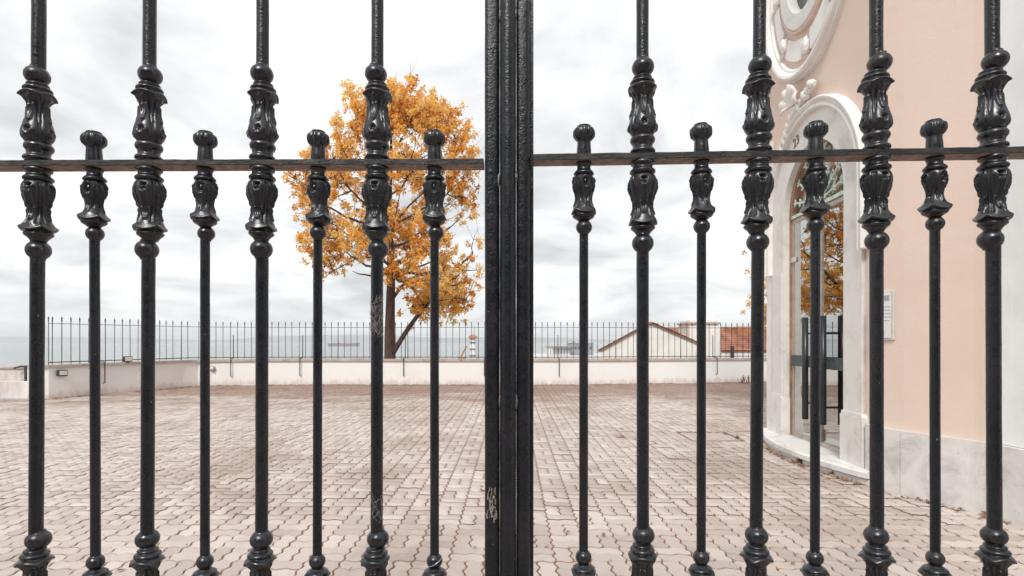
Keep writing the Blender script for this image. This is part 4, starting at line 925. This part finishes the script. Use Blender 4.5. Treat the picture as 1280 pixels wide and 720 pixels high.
me_vase = lathe_mesh('vase', [(-.0355, .0215), (-.0385, .0258), (-.045, .0294), (-.055, .0304), (-.069, .0278), (-.086, .0220), (-.100, .0190), (-.113, .0196), (-.126, .0248), (-.1345, .0295), (-.1405, .0336), (-.1435, .0330), (-.1460, .0270), (-.1485, .0245), (-.1515, .0268), (-.1550, .0262), (-.1585, .0225), (-.1610, .0195), (-.165, .0165), (-.169, .014)], SEG, .0010, rel_lower)
me_ball_l = lathe_mesh('ball', sphere_prof(-.1875, .0236, .0222, 14, .013), 32, .002)
me_knob = lathe_mesh('knob', [(.0742, .004), (.0742, .0138), (.0732, .0150), (.0712, .0151), (.0702, .0140), (.0690, .0178), (.0650, .0214), (.058, .0229), (.050, .0222), (.044, .0188), (.040, .0152), (.034, .0148), (.020, .0158), (.0065, .0162)], 48, .0014, lambda a, z, r, th: ((.0016 * math.cos(12 * th) * max(0, min(1, (z - .040) / .008)) * max(0, min(1, (.070 - z) / .006))), 0))
me_tneck = lathe_mesh('collar_ring', [(-.0065, .0165), (-.012, .0170), (-.0145, .0152), (-.020, .0148), (-.0235, .0160), (-.0275, .0202), (-.0315, .0226), (-.0345, .0212), (-.037, .0165)], 36, .0014)
me_tvase = lathe_mesh('vase', [(-.0365, .0165), (-.0395, .0205), (-.046, .0224), (-.054, .0228), (-.065, .0210), (-.079, .0172), (-.091, .0160), (-.103, .0195), (-.111, .0245), (-.1175, .0290), (-.1205, .0284), (-.1225, .0236), (-.126, .0246), (-.130, .0222), (-.1335, .0165), (-.137, .0125)], 72, .0010, rel_thin)
me_tball = lathe_mesh('ball', sphere_prof(-.1515, .0178, .0168, 12, .0096), 28, .002)
def shaft_mesh(name, r_, z0, z1):                              # hand-painted bar: very slightly uneven
    V, F = [], []; n, m = 20, int((z1 - z0) / .02)
    for i in range(m + 1):
        z = z0 + (z1 - z0) * i / m
        for k in range(n):
            th = 2 * math.pi * k / n; rr = r_ * (1 + .035 * noise.noise((math.cos(th) * .8, math.sin(th) * .8, z * 14))); V.append((math.cos(th) * rr, math.sin(th) * rr, z))
    for i in range(m):
        for k in range(n): k2 = (k + 1) % n; F.append((i * n + k, i * n + k2, (i + 1) * n + k2, (i + 1) * n + k))
    F.append(tuple(range(n))[::-1]); F.append(tuple(m * n + k for k in range(n)))
    me = bpy.data.meshes.new(name); me.from_pydata(V, [], F); me.update(); me.polygons.foreach_set('use_smooth', [True] * len(me.polygons)); me.materials.append(M['iron']); return me
ZR = EYE + .392                                               # height of the ornamented rail
LOW = -1.033                                                  # second rail, relative to the first
me_main = shaft_mesh('main_bar', .0134, -1.66, .83); me_thin = shaft_mesh('thin_bar', .0099, -1.66, .03)
me_tip = bar_mesh([(.98, .001), (.93, .014), (.89, .024), (.86, .014), (.85, .012), (.845, .02), (.83, .02), (.825, .012)], 10); me_tip.materials.clear(); me_tip.materials.append(M['iron'])
def make_bar(leaf, main, x, y, z, lean, rz):
    b = link('main_bar' if main else 'thin_bar', me_main if main else me_thin, None, leaf); b.location = (x, y, z); b.rotation_euler = (0, lean, rz)
    parts = [(me_ball_u, 'ball', 0, 1), (me_calyx, 'calyx', 0, 1), (me_ring_u, 'collar_ring', 0, 1), (me_ring_l, 'collar_ring', 0, 1), (me_vase, 'vase', 0, 1), (me_ball_l, 'ball', 0, 1)] if main else [(me_knob, 'knob', 0, 1), (me_tneck, 'collar_ring', 0, 1), (me_tvase, 'vase', 0, 1), (me_tball, 'ball', 0, 1)]
    if main: parts += [(me_, n_, LOW, 1) for me_, n_, _, _ in parts[:5]] + [(me_tip, 'spear_tip', 0, 1)]
    else: parts += [(me_tvase, 'vase', LOW, -1), (me_tneck, 'collar_ring', LOW, -1), (me_tball, 'ball', LOW, -1)]
    for me_, n_, zz, s_z in parts:
        o = link(n_, me_, None, b); o.location = (0, 0, zz)
        if s_z < 0: o.rotation_euler = (math.pi, 0, 0)
        else: o.rotation_euler = (random.gauss(0, .012), random.gauss(0, .012), random.gauss(0, .10))
    return b
def flat_rail(leaf, name, p0, p1, h=.0125, dep=.044):
    """hand-forged flat bar with a faintly uneven surface"""
    p0, p1 = Vector(p0), Vector(p1); L = (p1 - p0).length; n = int(L / .012); V, F = [], []; prof = [(-dep / 2, -h / 2 + .001), (-dep / 2 + .001, -h / 2), (0, -h / 2), (dep / 2, -h / 2), (dep / 2, h / 2), (0, h / 2), (-dep / 2 + .001, h / 2), (-dep / 2, h / 2 - .001)]; m = len(prof)
    for i in range(n + 1):
        c = p0.lerp(p1, i / n)
        for a, b_ in prof:
            q = c + Vector((0, a, b_)); nz = noise.noise((q.x * 45, q.y * 45, q.z * 45)) * .0007; V.append(q + Vector((0, nz * (1 if a > 0 else -1), nz)))
    for i in range(n):
        for k in range(m): k2 = (k + 1) % m; F.append((i * m + k, i * m + k2, (i + 1) * m + k2, (i + 1) * m + k))
    F.append(tuple(range(m))[::-1]); F.append(tuple(n * m + k for k in range(m))); o = mesh(name, V, F, 'rail', leaf); o.data.materials.append(M['rust_bounce'])
    for p in o.data.polygons:                                  # ground bounce put into the colour: downward faces take the lighter brown
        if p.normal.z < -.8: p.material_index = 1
    return o
def px_x(px, dist): return (px - 640) / FPX * dist

# --- leaf on the tree side (stands square to the view)
gA = empty('gate_leaf', (-.04, DG, 0), 0, 'black cast-iron gate leaf with a scuffed meeting stile in front of the orange tree', 'gate', 'pair of iron gate leaves')
gx = -.04
left = [(1, 47.6, 49.4, 46.0), (0, 118.0, 117.2, 119.0), (1, 186.3, 188.0, 185.0), (0, 256.5, 256.8, 256.4), (1, 328.0, 328.7, 327.3), (0, 397.6, 398.3, 397.0), (1, 471.6, 472.2, 471.2), (0, 543.2, 543.2, 543.2)]
def zl(x): return ZR - .0012 + (x + .06) * .0033
for main, px, pt, pb_ in left:
    x = px_x(px, DG); lean = math.atan2((pt - pb_) * K, 640 * K); make_bar(gA, main, x - gx, 0, zl(x), lean, random.gauss(0, .06))
for k, x in enumerate((-1.200, -1.322)): make_bar(gA, k, x - gx, 0, zl(x), 0, 0)
XA = -1.425
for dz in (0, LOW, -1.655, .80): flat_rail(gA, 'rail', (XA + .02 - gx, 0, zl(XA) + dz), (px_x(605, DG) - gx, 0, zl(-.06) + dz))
def stile(leaf, name, x, y, wd_, dp, z0, z1, rad, off):
    bm = bmesh.new(); n = 120; prof = []
    for cx, cy, a0 in ((wd_ / 2 - rad, dp / 2 - rad, 0), (-wd_ / 2 + rad, dp / 2 - rad, 90), (-wd_ / 2 + rad, -dp / 2 + rad, 180), (wd_ / 2 - rad, -dp / 2 + rad, 270)):
        for k in range(5): a = R(a0 + 90 * k / 4); prof.append((cx + rad * math.cos(a), cy + rad * math.sin(a)))
    V, F = [], []; m = len(prof)
    for i in range(n + 1):
        z = z0 + (z1 - z0) * i / n; wob = .0006 * noise.noise((off, z * 5, 0))
        for a, b_ in prof: V.append((x + a + wob + .0005 * noise.noise((a * 60, z * 30, off)), y + b_ + .0005 * noise.noise((a * 60 + 9, z * 30, off)), z))
    for i in range(n):
        for k in range(m): k2 = (k + 1) % m; F.append((i * m + k, i * m + k2, (i + 1) * m + k2, (i + 1) * m + k))
    F.append(tuple(range(m))[::-1]); F.append(tuple(n * m + k for k in range(m))); return mesh(name, V, F, 'iron', leaf, True)
xs0, xs1 = px_x(606, DG - .01), px_x(624.6, DG - .01)
stile(gA, 'meeting_stile', (xs0 + xs1) / 2 - gx, 0, xs1 - xs0, .042, .03, 2.75, .009, 1.0)
stile(gA, 'hinge_stile', XA - gx, 0, .035, .042, .03, 2.75, .006, 2.0)
# peeled paint on the meeting stile: ragged bare flakes proud of the skin
V, F = [], []
for _ in range(46):
    x = px_x(random.uniform(609, 621), DG - .02); py = random.uniform(610, 652); z = EYE - (py - HOR) * (DG - .022) / FPX; w_ = random.uniform(.0006, .0022); h = random.uniform(.004, .016); sl_ = random.uniform(-.25, .25); q = len(V)
    y = -.0224 - .0008 * random.random(); V += [(x - gx - w_, y, z - h / 2), (x - gx + w_, y + .0004, z - h * .3), (x - gx + w_ * .8 + sl_ * h, y - .0006, z + h * .4), (x - gx - w_ * .4 + sl_ * h, y, z + h / 2)]; F.append((q, q + 1, q + 2, q + 3))
mesh('peeled_paint', V, F, 'scuff', gA)['label'] = 'pale peeled paint flakes'
# scuffed, web-covered patches on the bar before the tree trunk
def web(px, py0, py1, n, seed, name_label):
    rs = random.Random(seed); V, F = [], []; x0 = px_x(px, DG)
    for _ in range(n):
        z = EYE - (rs.uniform(py0, py1) - HOR) * K; a = rs.uniform(-2.6, -.5); pts = []
        l = rs.uniform(.006, .022); da = rs.uniform(-1.1, 1.1)
        for k in range(5):
            q = k / 4; aa = a + da * q; rr = .0143 + .0016 * rs.random(); pts.append((rr * math.cos(aa), rr * math.sin(aa), z + l * (q - .5) + rs.gauss(0, .0008)))
        tube_geo(pts, .00030, 3, False, V, F)
    o = mesh('cobweb', V, F, 'cobweb'); o.location = (x0, DG, 0); tag(o, name_label, 'cobweb')
web(471.3, 372, 418, 95, 5, 'tangle of pale cobweb on the iron bar crossing the tree trunk')
web(471.0, 620, 646, 24, 6, 'small frayed cobweb just above the lower ball of the iron bar')

# --- leaf on the church side (swung slightly towards the street, hung a little higher)
gB = empty('gate_leaf', (.02, DG, 0), 0, 'black cast-iron gate leaf carrying the round cover strip in front of the church', 'gate', 'pair of iron gate leaves')
gbx = .02
right = [(0, 729.9, 730.2, 729.5), (1, 803.2, 803.0, 803.4), (0, 877.0, 877.4, 876.6), (1, 948.2, 950.2, 945.8), (0, 1019.4, 1020.0, 1018.9), (1, 1095.4, 1094.9, 1095.8), (0, 1168.3, 1167.8, 1168.8), (1, 1240.9, 1239.6, 1242.4)]
SLOPE = -.0245
def right_xy(px):                                             # meet the sight line with the swung leaf plane y = DG + SLOPE * x
    t_ = (px - 640) / FPX; y = DG / (1 - SLOPE * t_); return t_ * y, y
def zr(x): return ZR + .0075 + (x - .05) * .0066
for main, px, pt, pb_ in right:
    x, y = right_xy(px); lean = math.atan2((pt - pb_) * K, 640 * K); make_bar(gB, main, x - gbx, y - DG, zr(x), lean, random.gauss(0, .06))
for k, x in enumerate((1.205, 1.330)): make_bar(gB, k, x - gbx, SLOPE * x, zr(x), 0, 0)
XB = 1.44
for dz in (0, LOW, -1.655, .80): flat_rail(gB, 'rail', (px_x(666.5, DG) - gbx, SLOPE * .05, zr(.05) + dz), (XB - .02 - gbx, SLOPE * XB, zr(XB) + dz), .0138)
xc0, xc1 = px_x(624.8, DG - .03), px_x(645.0, DG - .03)
V, F = tube_geo([((xc0 + xc1) / 2 - gbx, -.020, .03 + 2.72 * i / 100) for i in range(101)], [(xc1 - xc0) / 2 * (1 + .02 * noise.noise((i * .4, 3, 0))) for i in range(101)], 22); mesh('cover_strip', V, F, 'iron', gB, True)
xr0, xr1 = px_x(645.2, DG - .01), px_x(662.3, DG - .01)
stile(gB, 'meeting_stile', (xr0 + xr1) / 2 - gbx, .002, xr1 - xr0, .042, .03, 2.75, .009, 3.0)
box('stop_bar', (px_x(664.6, DG) - gbx, .012, 1.39), (px_x(667, DG) - px_x(662.6, DG), .03, 2.70), 'iron', gB, .001)
stile(gB, 'hinge_stile', XB - gbx, SLOPE * XB, .035, .042, .03, 2.75, .006, 4.0)
for px, py, h in ((625.3, 20, .022), (644.6, 17, .018), (623.4, 226, .022), (645.2, 222, .018), (625.0, 503, .024), (645.4, 503, .026)):
    z = EYE + (HOR - py) * (DG - .02) / FPX; bm = bmesh.new(); bmesh.ops.create_icosphere(bm, subdivisions=2, radius=1)
    for v in bm.verts: v.co = Vector((v.co.x * .0034, v.co.y * .004, v.co.z * h * .75)) * (1 + .3 * noise.noise(v.co * 2.3))
    bmesh.ops.translate(bm, vec=(px_x(px, DG - .02) - gbx, -.022, z), verts=bm.verts); simple('weld', (.16, .15, .15), .35, .3, 90, .5, 200, metal=.4) if 'weld' not in M else None
    from_bm('weld', bm, 'weld', gB, True)
# wire ring hooked over the lower ball of the thin bar next to the stile
wr = empty('x'); bpy.data.objects.remove(wr)
xw = px_x(543.2, DG); zw = zl(xw) + LOW + .1515; V, F = tube_geo([(.0192 * math.cos(2 * math.pi * k / 32), .0192 * math.sin(2 * math.pi * k / 32), 0) for k in range(33)], .0009, 6, False)
o = mesh('wire_ring', V, F, 'wire', None, True); o.location = (xw + .0005, DG, zw + .001); o.rotation_euler = (R(10), R(-30), 0); tag(o, 'thin bright wire ring hooked round the ball at the foot of a thin gate bar', 'wire ring')
# hinge posts, just outside the picture
for x, dy, lb in ((XA - .075, 0, 'square iron hinge post of the gate leaf on the tree side'), (XB + .075, SLOPE * XB, 'square iron hinge post of the gate leaf on the church side')):
    gp = empty('gate_post', (x, DG + dy, 0), 0, lb, 'post'); box('post', (0, 0, 1.42), (.08, .08, 2.86), 'iron', gp, .006); box('cap', (0, 0, 2.88), (.11, .11, .05), 'iron', gp, .01)
    sgn = 1 if x < 0 else -1
    for z in (.4, 2.3): tube('hinge', [(sgn * .052, 0, z - .05), (sgn * .052, 0, z + .05)], .012, 'iron', gp, 10)

# ================================================================== HAZE over the water
vm = bpy.data.materials.new('haze_air'); vm.use_nodes = True; tn = vm.node_tree; tn.nodes.clear(); oo = tn.nodes.new('ShaderNodeOutputMaterial'); pvn = tn.nodes.new('ShaderNodeVolumePrincipled')
pvn.inputs['Color'].default_value = (.975, .985, 1, 1); pvn.inputs['Density'].default_value = 1.5e-4; pvn.inputs['Anisotropy'].default_value = 0; tn.links.new(pvn.outputs[0], oo.inputs['Volume'])
hb = [(-16500, -300, -39), (16500, -300, -39), (16500, 14500, -39), (-16500, 14500, -39)]; hb += [(x, y, 190) for x, y, z in hb]
hz_ = mesh('haze', hb, [(3, 2, 1, 0), (4, 5, 6, 7), (0, 1, 5, 4), (1, 2, 6, 5), (2, 3, 7, 6), (3, 0, 4, 7)]); hz_.data.materials.append(vm); hz_['kind'] = 'stuff'
